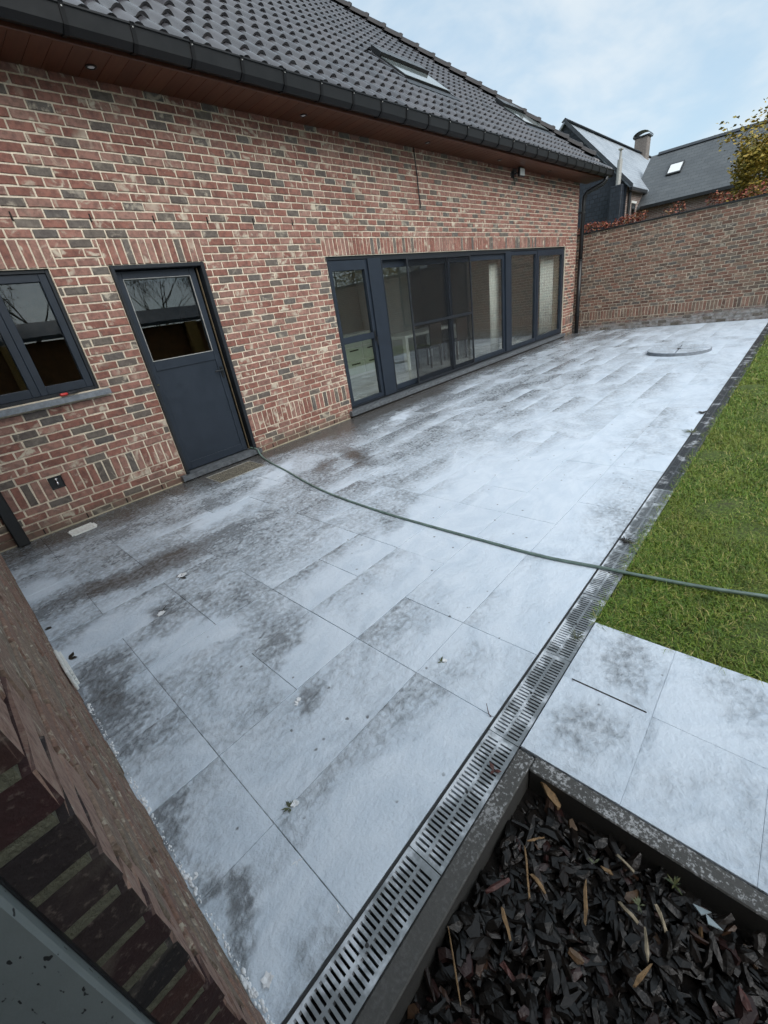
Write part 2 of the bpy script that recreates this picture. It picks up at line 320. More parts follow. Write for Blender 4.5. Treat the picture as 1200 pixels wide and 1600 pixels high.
# glass: coated double glazing, part mirror, part clear
m, nt, b = mat('glass'); m.node_tree.nodes.remove(b)
gg = nt.n('ShaderNodeNewGeometry'); cs = nt.m('ABSOLUTE', nt.vm('DOT_PRODUCT', gg.outputs['Normal'], gg.outputs['Incoming']).outputs['Value'])
fac = nt.m('ADD', nt.m('MULTIPLY', nt.m('POWER', nt.m('SUBTRACT', 1.0, cs), 3.6), .95), .075, clamp=True)   # Schlick, same from both sides
gl = nt.n('ShaderNodeBsdfGlossy', {'Color': (.9, .93, .95, 1), 'Roughness': .008}); tr = nt.n('ShaderNodeBsdfTransparent', {'Color': (.95, .97, .96, 1)})
mx = nt.n('ShaderNodeMixShader', {0: fac, 1: tr, 2: gl}); nt.t.links.new(mx.outputs[0], m.node_tree.nodes['Material Output'].inputs[0])
simple('sky_glass', (.16, .19, .19), .06, 1.0, var=.05)
# insect screen: fine dark mesh
m, nt, b = mat('fly_screen'); m.node_tree.nodes.remove(b)
df = nt.n('ShaderNodeBsdfDiffuse', {'Color': (.022, .024, .027, 1)}); tr = nt.n('ShaderNodeBsdfTransparent')
mx = nt.n('ShaderNodeMixShader', {0: .27, 1: tr, 2: df}); nt.t.links.new(mx.outputs[0], m.node_tree.nodes['Material Output'].inputs[0])
m, nt, b = mat('lamp_lens'); setp(nt, b, Base_Color=(.7, .72, .72), Roughness=.2)
# drain grate: galvanised steel with soapy film / dark far sections
m, nt, b = mat('grate_steel'); p = geo_pos(nt); sp = nt.n('ShaderNodeSeparateXYZ', {0: p})
n = nt.noise(p, 9, 4, .6); fo = nt.ss(nt.m('ADD', n, nt.ss(sp.outputs[1], -4.53, -4.46, 0, .10)), .48, .68)
cc = nt.mix(fo, nt.mix(nt.noise(p, 40, 3), (.15, .165, .175), (.30, .325, .34)), (.64, .69, .74))
setp(nt, b, Base_Color=cc, Roughness=.45, Metallic=nt.m('MULTIPLY', nt.m('SUBTRACT', 1.0, fo), .45))
m, nt, b = mat('grate_dark'); p = geo_pos(nt); n = nt.noise(p, 7, 4, .6)
fo = nt.m('MULTIPLY', nt.ss(n, .55, .66), .75)
setp(nt, b, Base_Color=nt.mix(fo, (.038, .042, .047), (.5, .53, .56)), Roughness=.45)
# kerb: grey concrete speckled with foam
m, nt, b = mat('kerb_stone'); p = geo_pos(nt); n = nt.noise(p, 95, 4, .65); nb = nt.noise(p, 4.5, 3); nz = nt.n('ShaderNodeSeparateXYZ', {0: nt.n('ShaderNodeNewGeometry').outputs['Normal']}).outputs[2]
f = nt.m('MULTIPLY', nt.ss(nt.m('ADD', n, nt.m('MULTIPLY', nt.m('SUBTRACT', nb, .5), .5)), .49, .66), nt.m('MULTIPLY', nt.ss(nz, .3, .9), nt.ss(nt.n('ShaderNodeSeparateXYZ', {0: p}).outputs[0], .35, .9, .06, .9)))
cc = nt.mix(nt.noise(p, 150, 2), (.04, .04, .038), (.08, .078, .072))
setp(nt, b, Base_Color=nt.mix(nt.m('MULTIPLY', f, .75), cc, (.50, .51, .52)), Roughness=.6, Normal=nt.bump(n, .3, .004))
# bark chips
m, nt, b = mat('bark_chips'); r = rand_id(nt); p = geo_pos(nt)
cc = nt.ramp(r, [(0, (.004, .0035, .003)), (.6, (.0075, .006, .005)), (.86, (.014, .0105, .0085)), (.95, (.032, .014, .013)), (.985, (.05, .026, .018)), (1, (.10, .06, .03))])
cc = nt.mix(nt.m('MULTIPLY', nt.ss(nt.noise(nt.vm('MULTIPLY', p, (1, 1, 3)).outputs[0], 120, 3), .6, .8), .3), cc, (.05, .043, .04))
setp(nt, b, Base_Color=cc, Roughness=.34, Normal=nt.bump(nt.noise(p, 150, 3), .5, .003)); b.inputs['Specular IOR Level'].default_value = .35
# grass
m, nt, b = mat('grass_blades'); r = rand_id(nt); p = geo_pos(nt); n = nt.noise(p, 1.6, 4); n2 = nt.noise(p, 7, 3)
cc = nt.ramp(r, [(0, (.05, .105, .010)), (.45, (.105, .205, .016)), (.75, (.18, .28, .026)), (.88, (.30, .31, .06)), (1, (.55, .46, .2))])
cc = nt.mix(nt.m('MULTIPLY', nt.ss(n, .42, .66), .4), cc, (.19, .21, .03)); cc = nt.mix(nt.m('MULTIPLY', nt.ss(n2, .5, .7), .55), cc, (.035, .07, .008))
setp(nt, b, Base_Color=cc, Roughness=.55); b.inputs['Transmission Weight'].default_value = 0
m, nt, b = mat('lawn_soil'); p = geo_pos(nt); n = nt.noise(p, 5, 5); n2 = nt.noise(p, 60, 4)
cc = nt.mix(nt.ss(n2, .35, .65), (.04, .055, .012), (.10, .15, .022)); cc = nt.mix(nt.m('MULTIPLY', nt.ss(n, .58, .7), .7), cc, (.045, .034, .024))
setp(nt, b, Base_Color=cc, Roughness=.9, Normal=nt.bump(n2, .8, .02))
def leaf_mat(name, stops, trans=.0):
    m, nt, b = mat(name); r = rand_id(nt); setp(nt, b, Base_Color=nt.ramp(r, stops), Roughness=.6)
leaf_mat('leaf_yellow', [(0, (.10, .10, .015)), (.35, (.24, .20, .03)), (.7, (.42, .31, .05)), (1, (.52, .36, .08))])
leaf_mat('leaf_red', [(0, (.10, .03, .018)), (.4, (.28, .055, .035)), (.7, (.34, .12, .06)), (1, (.18, .14, .05))])
leaf_mat('leaf_green', [(0, (.02, .035, .012)), (.6, (.05, .07, .02)), (1, (.09, .09, .03))])
def pattern_wall(name, c1, c2, mort, bw, rh, mw, rough=.8, bstr=.5, vec='xz', tint=None):
    m, nt, b = mat(name); p = geo_pos(nt); s = nt.n('ShaderNodeSeparateXYZ', {0: p}); ix = {'x': 0, 'y': 1, 'z': 2}
    v = nt.n('ShaderNodeCombineXYZ', {0: s.outputs[ix[vec[0]]], 1: s.outputs[ix[vec[1]]]}).outputs[0]
    t = nt.n('ShaderNodeTexBrick', {'Vector': v, 'Color1': c1 + (1,), 'Color2': c2 + (1,), 'Mortar': mort + (1,), 'Scale': 1.0, 'Mortar Size': mw, 'Brick Width': bw, 'Row Height': rh, 'Bias': 0.0})
    n = nt.noise(p, 1.2, 5); cc = nt.mix(nt.m('MULTIPLY', nt.ss(n, .4, .7), .4), t.outputs['Color'], tint or tuple(x * .6 for x in c1))
    setp(nt, b, Base_Color=cc, Roughness=rough, Normal=nt.bump(nt.m('SUBTRACT', 1.0, t.outputs['Fac']), bstr, .01))
pattern_wall('neighbour_brick_x', (.17, .105, .085), (.25, .18, .15), (.36, .32, .29), .21, .065, .012, vec='xz')
pattern_wall('neighbour_brick_y', (.17, .10, .085), (.24, .165, .14), (.32, .29, .27), .21, .065, .012, vec='yz')
pattern_wall('chimney_brick', (.15, .125, .11), (.20, .17, .15), (.26, .24, .22), .21, .065, .012, vec='yz')
pattern_wall('slate_gable', (.012, .018, .027), (.022, .03, .042), (.006, .008, .012), .22, .16, .012, .5, 1.0, vec='yz')
pattern_wall('slate_pale', (.25, .285, .32), (.34, .375, .41), (.17, .195, .22), .3, .16, .008, .4, .6, vec='xz', tint=(.42, .45, .48))  # pale frosty mottling on the tall house's slates
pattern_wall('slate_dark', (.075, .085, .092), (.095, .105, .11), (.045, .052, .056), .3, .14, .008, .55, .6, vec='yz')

# ------------------------------------------------------------------ ground and patio
struct(MB().box(-300, 400, -300, 300, -.5, -.16).build('ground', 'soil_ground'))
patio = struct(MB().box(-.35, 14.0, -4.448, .02, -.16, -.005).build('patio', 'foamy_joint'))
tile_meshes = {}
def tile_mesh(L, W):
    k = (round(L, 3), round(W, 3))
    if k not in tile_meshes:
        g = .0014
        tile_meshes[k] = MB().bbox(-L / 2 + g, L / 2 - g, -W / 2 + g, W / 2 - g, -.035, 0, .001).mesh('paving_tile', 'foamy_stone')
    return tile_meshes[k]
rows = [(-4.45 + .4 * k, -4.05 + .4 * k) for k in range(11)] + [(-.05, .012)]
starts = {0: [.2, 1.0, 1.4, 2.2, 3.0, 3.8, 4.2], 1: [.2, 1.0, 1.4, 2.2, 2.6, 3.4, 3.8, 4.2], 2: [.2, .6, 1.0, 1.8, 2.6], 3: [.2, 1.0, 1.4, 1.8, 2.6], 4: [.2, .6, 1.0, 1.8, 2.6],
          5: [.6, 1.4, 1.8, 2.6, 3.4], 6: [.2, 1.0, 1.4, 2.2, 3.0, 3.4], 7: [.6, 1.0, 1.8, 2.6, 3.4], 8: [.6, 1.4, 2.2], 9: [.2, .6, 1.0, 1.8], 10: [.2, .6, 1.4], 11: [.6, 1.4]}
skip_rows = {}
for k, (ya, yb) in enumerate(rows):
    xs = [-.13] + starts[k]
    while xs[-1] < 13.6: xs.append(xs[-1] + (.8 if rnd.random() < .68 else .4))
    xs = [x for x in xs if x < 13.75] + [13.98]
    for i in range(len(xs) - 1):
        a, b_ = xs[i], xs[i + 1]; y0, y1 = ya, yb
        o = link('paving_tile', tile_mesh(b_ - a, y1 - y0), patio)
        o.location = ((a + b_) / 2, (y0 + y1) / 2, U(-.0016, .0016)); o.rotation_euler = (R(U(-.12, .12)), R(U(-.07, .07)), 0)
# slabs beside the drain
path = struct(MB().box(.95, 1.745, -7.2, -4.588, -.16, -.001).build('path', 'foamy_slab'))
MB().box(1.3495, 1.3545, -4.905, -4.625, -.002, .0066).build('open_joint', 'joint_dark', path)
for (xa, xb, ya, yb) in [(.95, 1.352, -4.925, -4.59), (1.352, 1.75, -4.925, -4.59), (.95, 1.345, -5.262, -4.925), (1.345, 1.75, -5.262, -4.925), (.95, 1.352, -5.66, -5.262), (1.352, 1.75, -5.66, -5.262),
                         (.95, 1.345, -6.06, -5.66), (1.345, 1.75, -6.06, -5.66), (.95, 1.35, -6.46, -6.06), (1.35, 1.75, -6.46, -6.06), (.95, 1.35, -6.86, -6.46), (1.35, 1.75, -6.86, -6.46)]:
    g = .0003; o = link('paving_slab', MB().bbox(-(xb - xa) / 2 + g, (xb - xa) / 2 - g, -(yb - ya) / 2 + g, (yb - ya) / 2 - g, -.04, 0, .0006).mesh('paving_slab', 'foamy_slab'), path)
    o.location = ((xa + xb) / 2, (ya + yb) / 2, .004 + U(-.001, .001)); o.rotation_euler = (R(U(-.1, .1)), R(U(-.1, .1)), 0)
# lawn
lb = MB(); NX, NY = 120, 40
for i in range(NX + 1):
    for j in range(NY + 1):
        x = 1.75 + 14.3 * (i / NX) ** 1.6; y = -4.595 - 14.0 * (j / NY) ** 2
        z = -.022 + (.012 * math.sin(x * 5.1 + y * 3) + .012 * math.sin(x * 2.3 - y * 7.7) + .008 * math.sin(x * 11.7 + y * 9)) * min(1, j / 3 + .3)
        lb.v.append((x, y, z))
lb.f = [(i * (NY + 1) + j, i * (NY + 1) + j + 1, (i + 1) * (NY + 1) + j + 1, (i + 1) * (NY + 1) + j) for i in range(NX) for j in range(NY)]; lb.mi = [0] * len(lb.f)
struct(lb.build('lawn', 'lawn_soil', smooth=True))
gv, gf = [], []
def blade(x, y, h, w_, a, lean):
    ca, sa = math.cos(a), math.sin(a); o = len(gv); z = -.025; l1, l2 = lean * h * .35, lean * h
    px_, py_ = -sa * w_ / 2, ca * w_ / 2
    gv.extend([(x - px_, y - py_, z), (x + px_, y + py_, z), (x + ca * l1 - px_ * .8, y + sa * l1 - py_ * .8, z + h * .55), (x + ca * l1 + px_ * .8, y + sa * l1 + py_ * .8, z + h * .55), (x + ca * l2, y + sa * l2, z + h * (1 - .35 * lean))])
    gf.extend([(o, o + 1, o + 3, o + 2), (o + 2, o + 3, o + 4)])
for zone, n, hw in (((1.74, 3.2, -5.9, -4.588), 44000, .0028), ((3.2, 6.0, -5.6, -4.588), 40000, .0036), ((6.0, 13.9, -5.4, -4.588), 42000, .006)):
    for _ in range(n):
        x = U(zone[0], zone[1]); y = zone[3] - (zone[3] - zone[2]) * rnd.random() ** 1.3
        dens = .5 + .5 * math.sin(x * 6.3 + math.sin(y * 9) * 2) * math.sin(y * 8.1 + x * 1.7)
        if dens < .16 and rnd.random() < .45: continue
        h = U(.022, .05) * (.9 + .25 * dens)
        h *= 1.6 if rnd.random() < .06 else 1
        blade(x, y + (U(0, .05) * (rnd.random() < .6) if y > -4.63 else 0), h, hw * U(.7, 1.5), U(0, 6.283), U(.35, 1.3))
gme = bpy.data.meshes.new('grass'); gme.from_pydata(gv, [], gf); gme.materials.append(MATS['grass_blades']); gme.update()
tag(link('grass', gme), 'short mown lawn grass beside the drain', 'grass', kind='stuff')

# ------------------------------------------------------------------ brick walls
BP, CH, MJ = .195, .075, .0145
def interval_sub(segs, a, b):
    out = []
    for s0, s1 in segs:
        if b <= s0 or a >= s1: out.append((s0, s1)); continue
        if a > s0: out.append((s0, a))
        if b < s1: out.append((b, s1))
    return out
def brick_rects(u0, u1, z0, z1, cuts, soldiers, seed, dark=.17, u_end_free=False):
    rg = random.Random(seed); out = []; n = int(math.ceil((z1 - z0) / CH - 1e-6)); off = 0.0; dphase = 0
    for r in range(n):
        za = z0 + r * CH; zb = min(z1, za + CH); zm = (za + zb) / 2; segs = [(u0, u1)]
        for (a, b, c, e) in list(cuts) + [s[:4] for s in soldiers]:
            if c < zm < e: segs = interval_sub(segs, a, b)
        off = (off + rg.choice((.25, .5, .5, .75)) * BP) % BP; dphase = (dphase + rg.choice((1, 2, 2, 3))) % 5
        for s0, s1 in segs:
            k = math.floor((s0 - off) / BP); edges = [s0]
            x = off + k * BP
            while x < s1 - .03:
                if x > s0 + .03: edges.append(x)
                x += BP
            edges.append(s1)
            for i in range(len(edges) - 1):
                a, b = edges[i], edges[i + 1]
                if b - a < MJ + .012: continue
                gidx = round((a - off) / BP)
                isd = ((gidx + dphase) % 5 == 0 and rg.random() < .78) or rg.random() < .035
                out.append((a + MJ / 2, b - MJ / 2, za + MJ / 2, zb - MJ / 2, isd, False))
    for (a, b, c, e) in soldiers:
        m_ = max(1, round((b - a) / CH)); p = (b - a) / m_
        for i in range(m_): out.append((a + i * p + MJ / 2, a + (i + 1) * p - MJ / 2, c + MJ / 2, e - MJ / 2, rg.random() < .16, True))
    return out
def unit_brick(rg, jit=1.0):
    # unit brick: 10-point outline in x,z (-.5...5), y 0 (face) .. 1 (back), chamfered front edge
    o = [(-.5, -.5), (-.17, -.5), (.17, -.5), (.5, -.5), (.5, .5), (.17, .5), (-.17, .5), (-.5, .5)]
    ring = [(x + rg.uniform(-.007, .007) * jit, z + rg.uniform(-.035, .035) * jit) for x, z in o]
    d1, d0 = .045 * jit, 0.0
    v = [(x, 1.0, z) for x, z in ring] + [(x, d1, z) for x, z in ring]
    v += [(x * .975 + rg.uniform(-.006, .006) * jit, d0 + rg.uniform(-.012, .018) * jit, z * .90 + rg.uniform(-.02, .02) * jit) for x, z in ring]
    n = 8; f = []
    for i in range(n):
        j = (i + 1) % n; f += [(i, j, n + j, n + i), (n + i, n + j, 2 * n + j, 2 * n + i)]
    f += [(16, 17, 22, 23), (17, 18, 21, 22), (18, 19, 20, 21)]
    return v, f
BV = [unit_brick(random.Random(100 + i)) for i in range(10)]
def brick_wall(wall, rects, depth, mats, to_world, limit=300, seed=5, mi_of=None):
    """bricks of one wall (children of wall): the 300 largest in view singly, the rest joined"""
    rg = random.Random(seed); meshes = {}
    def area(rc):
        a, b, c, e = rc[:4]; p1 = px(to_world(a, 0, c)); p2 = px(to_world(b, 0, e)); p3 = px(to_world(a, 0, e))
        if not (p1 and p2 and p3): return 0
        cx_, cy_ = (p1[0] + p2[0]) / 2, (p1[1] + p2[1]) / 2
        if not (-15 < cx_ < 1215 and -15 < cy_ < 1615): return 0
        return abs((p2[0] - p1[0]) * (p3[1] - p1[1]) - (p2[1] - p1[1]) * (p3[0] - p1[0]))
    order = sorted(range(len(rects)), key=lambda i: -area(rects[i])); single = set(i for i in order[:limit] if area(rects[i]) > 0)
    rest = MB()
    for i, rc in enumerate(rects):
        a, b, c, e, dk, sol = rc; vi = rg.randrange(10); mi = mi_of(rc) if mi_of else (1 if dk else 0)
        L, H = (b - a), (e - c); out = rg.uniform(-.0035, .0025)
        if sol: L, H = H, L
        rot = rg.uniform(-.35, .35) * math.pi / 180
        if i in single:
            k = (vi, mi)
            if k not in meshes:
                me = bpy.data.meshes.new('brick'); me.from_pydata(BV[vi][0], [], [f[::-1] for f in BV[vi][1]]); me.materials.append(MATS[mats[mi]]); me.update(); meshes[k] = me
            o = link('brick', meshes[k], wall); o.location = ((a + b) / 2, out, (c + e) / 2)
            o.scale = (L, depth, H); o.rotation_euler = (0, (math.pi / 2 if sol else 0) + rot, 0)
        else:
            vv = []
            for x, y, z in BV[vi][0]:
                X, Z = x * L, z * H
                if sol: X, Z = Z, -X
                vv.append(((a + b) / 2 + X, out + y * depth, (c + e) / 2 + Z))
            rest.add(vv, [f[::-1] for f in BV[vi][1]], mi)
    if rest.v:
        o = rest.build('brickwork', list(mats), wall, fix=False); o['kind'] = 'stuff'
def backing(u0, u1, z0, z1, cuts, y0, y1):
    us = sorted({u0, u1, *[min(max(c[0], u0), u1) for c in cuts], *[min(max(c[1], u0), u1) for c in cuts]}); zs = sorted({z0, z1, *[min(max(c[2], z0), z1) for c in cuts], *[min(max(c[3], z0), z1) for c in cuts]})
    keep = lambda i, j: not any(c[0] <= (us[i] + us[i + 1]) / 2 <= c[1] and c[2] <= (zs[j] + zs[j + 1]) / 2 <= c[3] for c in cuts)
    b = MB().mask(us, zs, keep, 0, 1)
    b.v = [(x, y0 if z > .5 else y1, y) for x, y, z in b.v]; return b

# ---- the house
house = tag(empty('brick_house', (6.5, .2, 0)), 'large red brick house with anthracite windows and dark tiled roof along the patio', 'house')
def hp(o):                                   # parent to the house keeping world coordinates
    o.parent = house; o.location = Vector(o.location) - Vector(house.location); return o
HZ, HX1 = 3.70, 13.735
W1 = (.265, 1.225, 1.2, 2.25); DR = (1.719, 2.689, 0, 2.25); SW = (4.516, 12.978, 0, 2.25)
TAPB = (.478, .582, .40, .505)
cuts = [W1, DR, SW, (.195, 1.295, 1.125, 1.2)]
sold = [(-.12, .478, .3, .525), (.582, 1.719, .3, .525), (2.689, 4.516, .3, .525), (12.978, HX1, .3, .525),
        (.19, 1.30, 2.25, 2.475), (1.719 - .02, 2.689 + .04, 2.25, 2.475), (4.47, 12.978, 2.25, 2.475)]
wall = hp(backing(-.35, HX1 - .012, -.1, HZ, [W1, DR, SW], .009, .30).build('wall', 'mortar'))
rects = [r for r in brick_rects(-.12, HX1, 0, HZ, cuts + [(.478, .582, .3, .525)], sold, 3)]
rects += [(.478 + MJ / 2, .582 - MJ / 2, .3 + MJ / 2, .395, False, False)]
brick_wall(wall, rects, .09, ('brick_red', 'brick_dark'), lambda u, dd, z: (u, dd, z))
hp(MB().bbox(-.12, 1.64, -.012, .02, -.01, .012, .005).build('mortar_fillet', 'mortar'))
hp(MB().bbox(2.74, 4.43, -.012, .02, -.01, .012, .005).build('mortar_fillet', 'mortar'))
# open weep joints
for wx in (.53, 1.12, 1.72, 2.30, 2.885, 3.47, 4.05):
    hp(MB().box(wx - .006, wx + .006, -.0045, .01, 2.607, 2.668).build('weep_joint', 'joint_dark'))
for wx in (.253, .636, 1.025, 1.412, 2.95, 3.55, 4.1):
    hp(MB().box(wx - .006, wx + .006, -.0045, .01, .008, .066).build('weep_joint', 'joint_dark'))
# left kitchen window
def frame_rect(b, x0, x1, z0, z1, t, y0, y1, mi=0, tb=None, tt=None):
    tb = tb or t; tt = tt or t
    b.bbox(x0, x0 + t, y0, y1, z0, z1, .003, mi); b.bbox(x1 - t, x1, y0, y1, z0, z1, .003, mi)
    b.bbox(x0 + t, x1 - t, y0 + .001, y1 - .001, z0, z0 + tb, .003, mi); b.bbox(x0 + t, x1 - t, y0 + .001, y1 - .001, z1 - tt, z1, .003, mi); return b
def pane(x0, x1, z0, z1, y, parent, m='glass', name='pane'):
    b = MB().box(x0, x1, y, y + .006, z0, z1); return b.build(name, m, parent)
win = hp(empty('window', (0, 0, 0)))
frame_rect(MB(), .266, 1.224, 1.2, 2.249, .03, .03, .12).build('frame', 'anthracite_frame', win)
for (a, b_) in ((.297, .744), (.746, 1.193)):
    frame_rect(MB(), a, b_, 1.232, 2.218, .062, .045, .11, tb=.075).build('sash', 'anthracite', win)
    pane(a + .05, b_ - .05, 1.29, 2.17, .075, win)
sill = MB().prof([(-.055, 1.14), (.12, 1.146), (.12, 1.199), (-.055, 1.184)], .195, 1.295).build('sill', 'blue_stone', win)
# back door
door = hp(empty('door', (0, 0, 0)))
b = MB()
b.bbox(1.72, 1.752, -.03, .16, .085, 2.248, .003); b.bbox(2.645, 2.688, -.03, .16, .085, 2.248, .003); b.bbox(1.752, 2.645, -.029, .159, 2.212, 2.2475, .003)
b.build('frame', 'anthracite_frame', door)
leaf = MB(); frame_rect(leaf, 1.756, 2.60, .10, 2.205, .07, .055, .12, tb=.09)
leaf.bbox(1.826, 2.53, .056, .118, 1.245, 1.345, .003); leaf.bbox(1.82, 2.535, .066, .10, .185, 1.25, .004)
leaf.build('leaf', 'anthracite', door)
pane(1.82, 2.54, 1.335, 2.14, .085, door)
gb = MB(); frame_rect(gb, 1.824, 2.533, 1.343, 2.137, .008, .052, .07); gb.build('glazing_bead', 'zinc_light', door)
MB().box(2.612, 2.620, .03, .05, .1, 2.2).build('weatherstrip', 'brass', door)
hb = MB().tube([(2.565, .055, 1.118), (2.565, .012, 1.118)], .010, 8).tube([(2.568, .010, 1.118), (2.462, .010, 1.12)], .0095, 8).bbox(2.55, 2.58, .047, .056, 1.03, 1.16, .003)
hb.build('handle', 'black_metal', door, smooth=False)
MB().bbox(1.765, 1.80, .035, .056, 1.10, 1.118, .003).build('latch_stop', 'chrome', door)
MB().prof([(-.065, .022), (.16, .03), (.16, .088), (-.065, .078)], 1.645, 2.735).build('threshold', 'sill_wet', door)
# long glazed front: garden door, sliders, fixed lights
sw = hp(empty('sliding_window', (0, 0, 0)))
fb = MB(); Y0, Y1 = .03, .15
fb.bbox(4.517, 4.56, Y0, Y1, .126, 2.249, .003); fb.bbox(12.935, 12.977, Y0, Y1, .126, 2.249, .003)
fb.bbox(4.56, 12.935, Y0 + .001, Y1 - .001, 2.205, 2.2485, .003); fb.bbox(4.56, 12.935, Y0 + .001, Y1 - .001, .1265, .15, .003)
fb.build('frame', 'anthracite_frame', sw)
MB().bbox(5.352, 5.645, .012, .14, .15, 2.205, .003).build('post', 'anthracite', sw)
MB().bbox(9.70, 9.945, .012, .14, .15, 2.205, .003).build('post', 'anthracite', sw)
d1 = MB(); frame_rect(d1, 4.56, 5.348, .155, 2.20, .062, .04, .11, tt=.13); d1.bbox(4.622, 5.286, .041, .109, 1.088, 1.18, .003); d1.build('garden_door_sash', 'anthracite', sw)
pane(4.615, 5.292, 1.17, 2.08, .075, sw); pane(4.615, 5.292, .21, 1.10, .075, sw)
hb = MB().tube([(5.315, .04, 1.10), (5.315, .0, 1.10)], .010, 8).tube([(5.315, .0, 1.105), (5.315, .0, .985)], .009, 8).bbox(5.30, 5.33, .028, .041, 1.04, 1.2, .003); hb.build('handle', 'black_metal', sw)
s1 = MB(); frame_rect(s1, 5.66, 7.60, .155, 2.195, .075, .095, .14, tb=.085, tt=.12); s1.build('sliding_sash', 'anthracite', sw); pane(5.73, 7.53, .235, 2.08, .118, sw)
s2 = MB(); frame_rect(s2, 7.52, 9.697, .155, 2.195, .075, .05, .09, tb=.085, tt=.12); s2.build('sliding_sash', 'anthracite', sw); pane(7.59, 9.625, .235, 2.08, .07, sw)
for (a, b_) in ((6.28, 7.26), (7.27, 8.27)): pass
sb = MB(); frame_rect(sb, 6.275, 8.265, .14, 2.195, .035, .008, .034); sb.bbox(6.31, 8.23, .009, .033, 1.13, 1.178, .003)
so = sb.build('screen_frame', 'anthracite_frame', sw)
for za, zb in ((.172, 1.134), (1.174, 2.163)): pane(6.305, 8.235, za, zb, .018, so, 'fly_screen', 'mesh')
MB().box(5.647, 9.7, .012, .030, 2.175, 2.205).box(5.647, 9.7, .012, .030, .15, .163).box(5.648, 5.668, .012, .03, .163, 2.175).build('screen_rail', 'anthracite_frame', sw)
f4 = MB(); frame_rect(f4, 9.95, 11.32, .155, 2.20, .06, .04, .11, tb=.08, tt=.075); f4.build('sash', 'anthracite', sw); pane(10.0, 11.27, .22, 2.14, .075, sw)
f5 = MB(); frame_rect(f5, 11.33, 12.93, .155, 2.20, .09, .03, .10, tb=.10, tt=.12); f5.build('sash', 'anthracite', sw); pane(11.41, 12.85, .24, 2.09, .065, sw)
MB().prof([(-.06, .035), (.16, .045), (.16, .126), (-.06, .105)], 4.44, 13.07).build('sill', 'sill_wet', sw)
MB().box(4.46, 13.05, -.035, .05, -.02, .034).build('plinth', 'joint_dark', sw)
# outdoor tap in a little recess
tap = hp(empty('tap', (0, 0, 0)))
bx_ = MB(); frame_rect(bx_, .474, .588, .392, .512, .010, -.008, .006); bx_.box(.483, .579, .002, .006, .400, .504); bx_.build('recess_box', 'black_metal', tap)
MB().tube([(.535, .04, .462), (.535, -.02, .462), (.533, -.035, .455), (.531, -.04, .435)], .011, 8).tube([(.535, -.012, .462), (.535, -.012, .487)], .007, 8).bbox(.518, .552, -.018, -.006, .484, .492, .002).build('faucet', 'chrome', tap, smooth=True)
# soffit
sof = hp(MB().box(-.4, 14.2, -.46, .012, 3.672, 3.69).build('soffit', 'joint_dark'))
pm = MB().bbox(-.0685, .0685, -.462, .01, 3.660, 3.671, .002).mesh('soffit_board', 'soffit_wood')
for i in range(104):
    o = link('soffit_board', pm, sof); o.location = (-.25 + i * .139, 0, 0)
hp(MB().bbox(-.4, 14.22, -.487, -.463, 3.652, 3.70, .003).build('fascia', 'soffit_wood'))
for (lx, ly) in ((2.089, -.211), (4.361, -.211), (6.77, -.24), (9.05, -.22), (11.3, -.22)):
    dl = hp(empty('downlight', (lx, ly, 3.66))); b = MB(); seg = 20; rr = (.045, .045, .030, .028); zz = (0, -.006, -.009, .004)
    for k in range(3):
        for i in range(seg):
            a0, a1 = 2 * math.pi * i / seg, 2 * math.pi * (i + 1) / seg
            b.add([(rr[k] * math.cos(a0), rr[k] * math.sin(a0), zz[k]), (rr[k] * math.cos(a1), rr[k] * math.sin(a1), zz[k]), (rr[k + 1] * math.cos(a1), rr[k + 1] * math.sin(a1), zz[k + 1]), (rr[k + 1] * math.cos(a0), rr[k + 1] * math.sin(a0), zz[k + 1])], [(0, 1, 2, 3)])
    b.build('ring', 'black_metal', dl)
    MB().tube([(0, 0, .004), (0, 0, -.004)], .0265, 16).build('lens', 'lamp_lens', dl)
# gutter with brackets
gut = hp(empty('gutter', (0, 0, 0)))
gp = [(-.490, 3.80), (-.490, 3.682), (-.560, 3.664), (-.612, 3.700), (-.628, 3.795), (-.640, 3.800), (-.640, 3.812), (-.626, 3.814), (-.620, 3.80), (-.604, 3.706), (-.558, 3.672), (-.498, 3.689), (-.498, 3.80)]
MB().prof(gp, -.4, 14.28).build('trough', 'gutter_zinc', gut)
bp_ = [(-.486, 3.676), (-.561, 3.6585), (-.6165, 3.696), (-.6335, 3.800), (-.644, 3.814), (-.636, 3.82), (-.627, 3.80), (-.610, 3.704), (-.559, 3.667), (-.486, 3.684)]
simple('strap_black', (.0035, .0035, .004), .5, .3)
bm_ = MB().prof([(y - .004, z - .002) for y, z in bp_], -.017, .017).mesh('bracket', 'strap_black')
for i in range(29):
    o = link('bracket', bm_, gut); o.location = (-.15 + i * .497, 0, 0)
bl_ = MB().tube([(0, -.634, 3.785), (0, -.6405, 3.786)], .0055, 6).mesh('bolt', 'zinc_light')
for i in range(29):
    o = link('bolt', bl_, gut); o.location = (-.15 + i * .497, 0, 0)
MB().box(14.279, 14.286, -.64, -.488, 3.67, 3.812).build('end_cap', 'gutter_zinc', gut)
# downpipe at the far corner
dp = hp(empty('downpipe', (0, 0, 0)))
MB().tube([(13.98, -.56, 3.67), (13.98, -.55, 3.60), (13.96, -.50, 3.54), (13.80, -.16, 3.42), (13.79, -.11, 3.34), (13.79, -.10, 3.2), (13.79, -.10, 1.9)], .052, 12).tube([(13.79, -.10, 1.92), (13.79, -.10, .0)], .056, 12).build('pipe', 'black_metal', dp, smooth=True)
for z in (.5, 1.9, 3.0): MB().tube([(13.79, -.10, z - .015), (13.79, -.10, z + .015)], .062, 12).box(13.72, 13.79, -.06, .0, z - .012, z + .012).build('bracket', 'black_metal', dp)
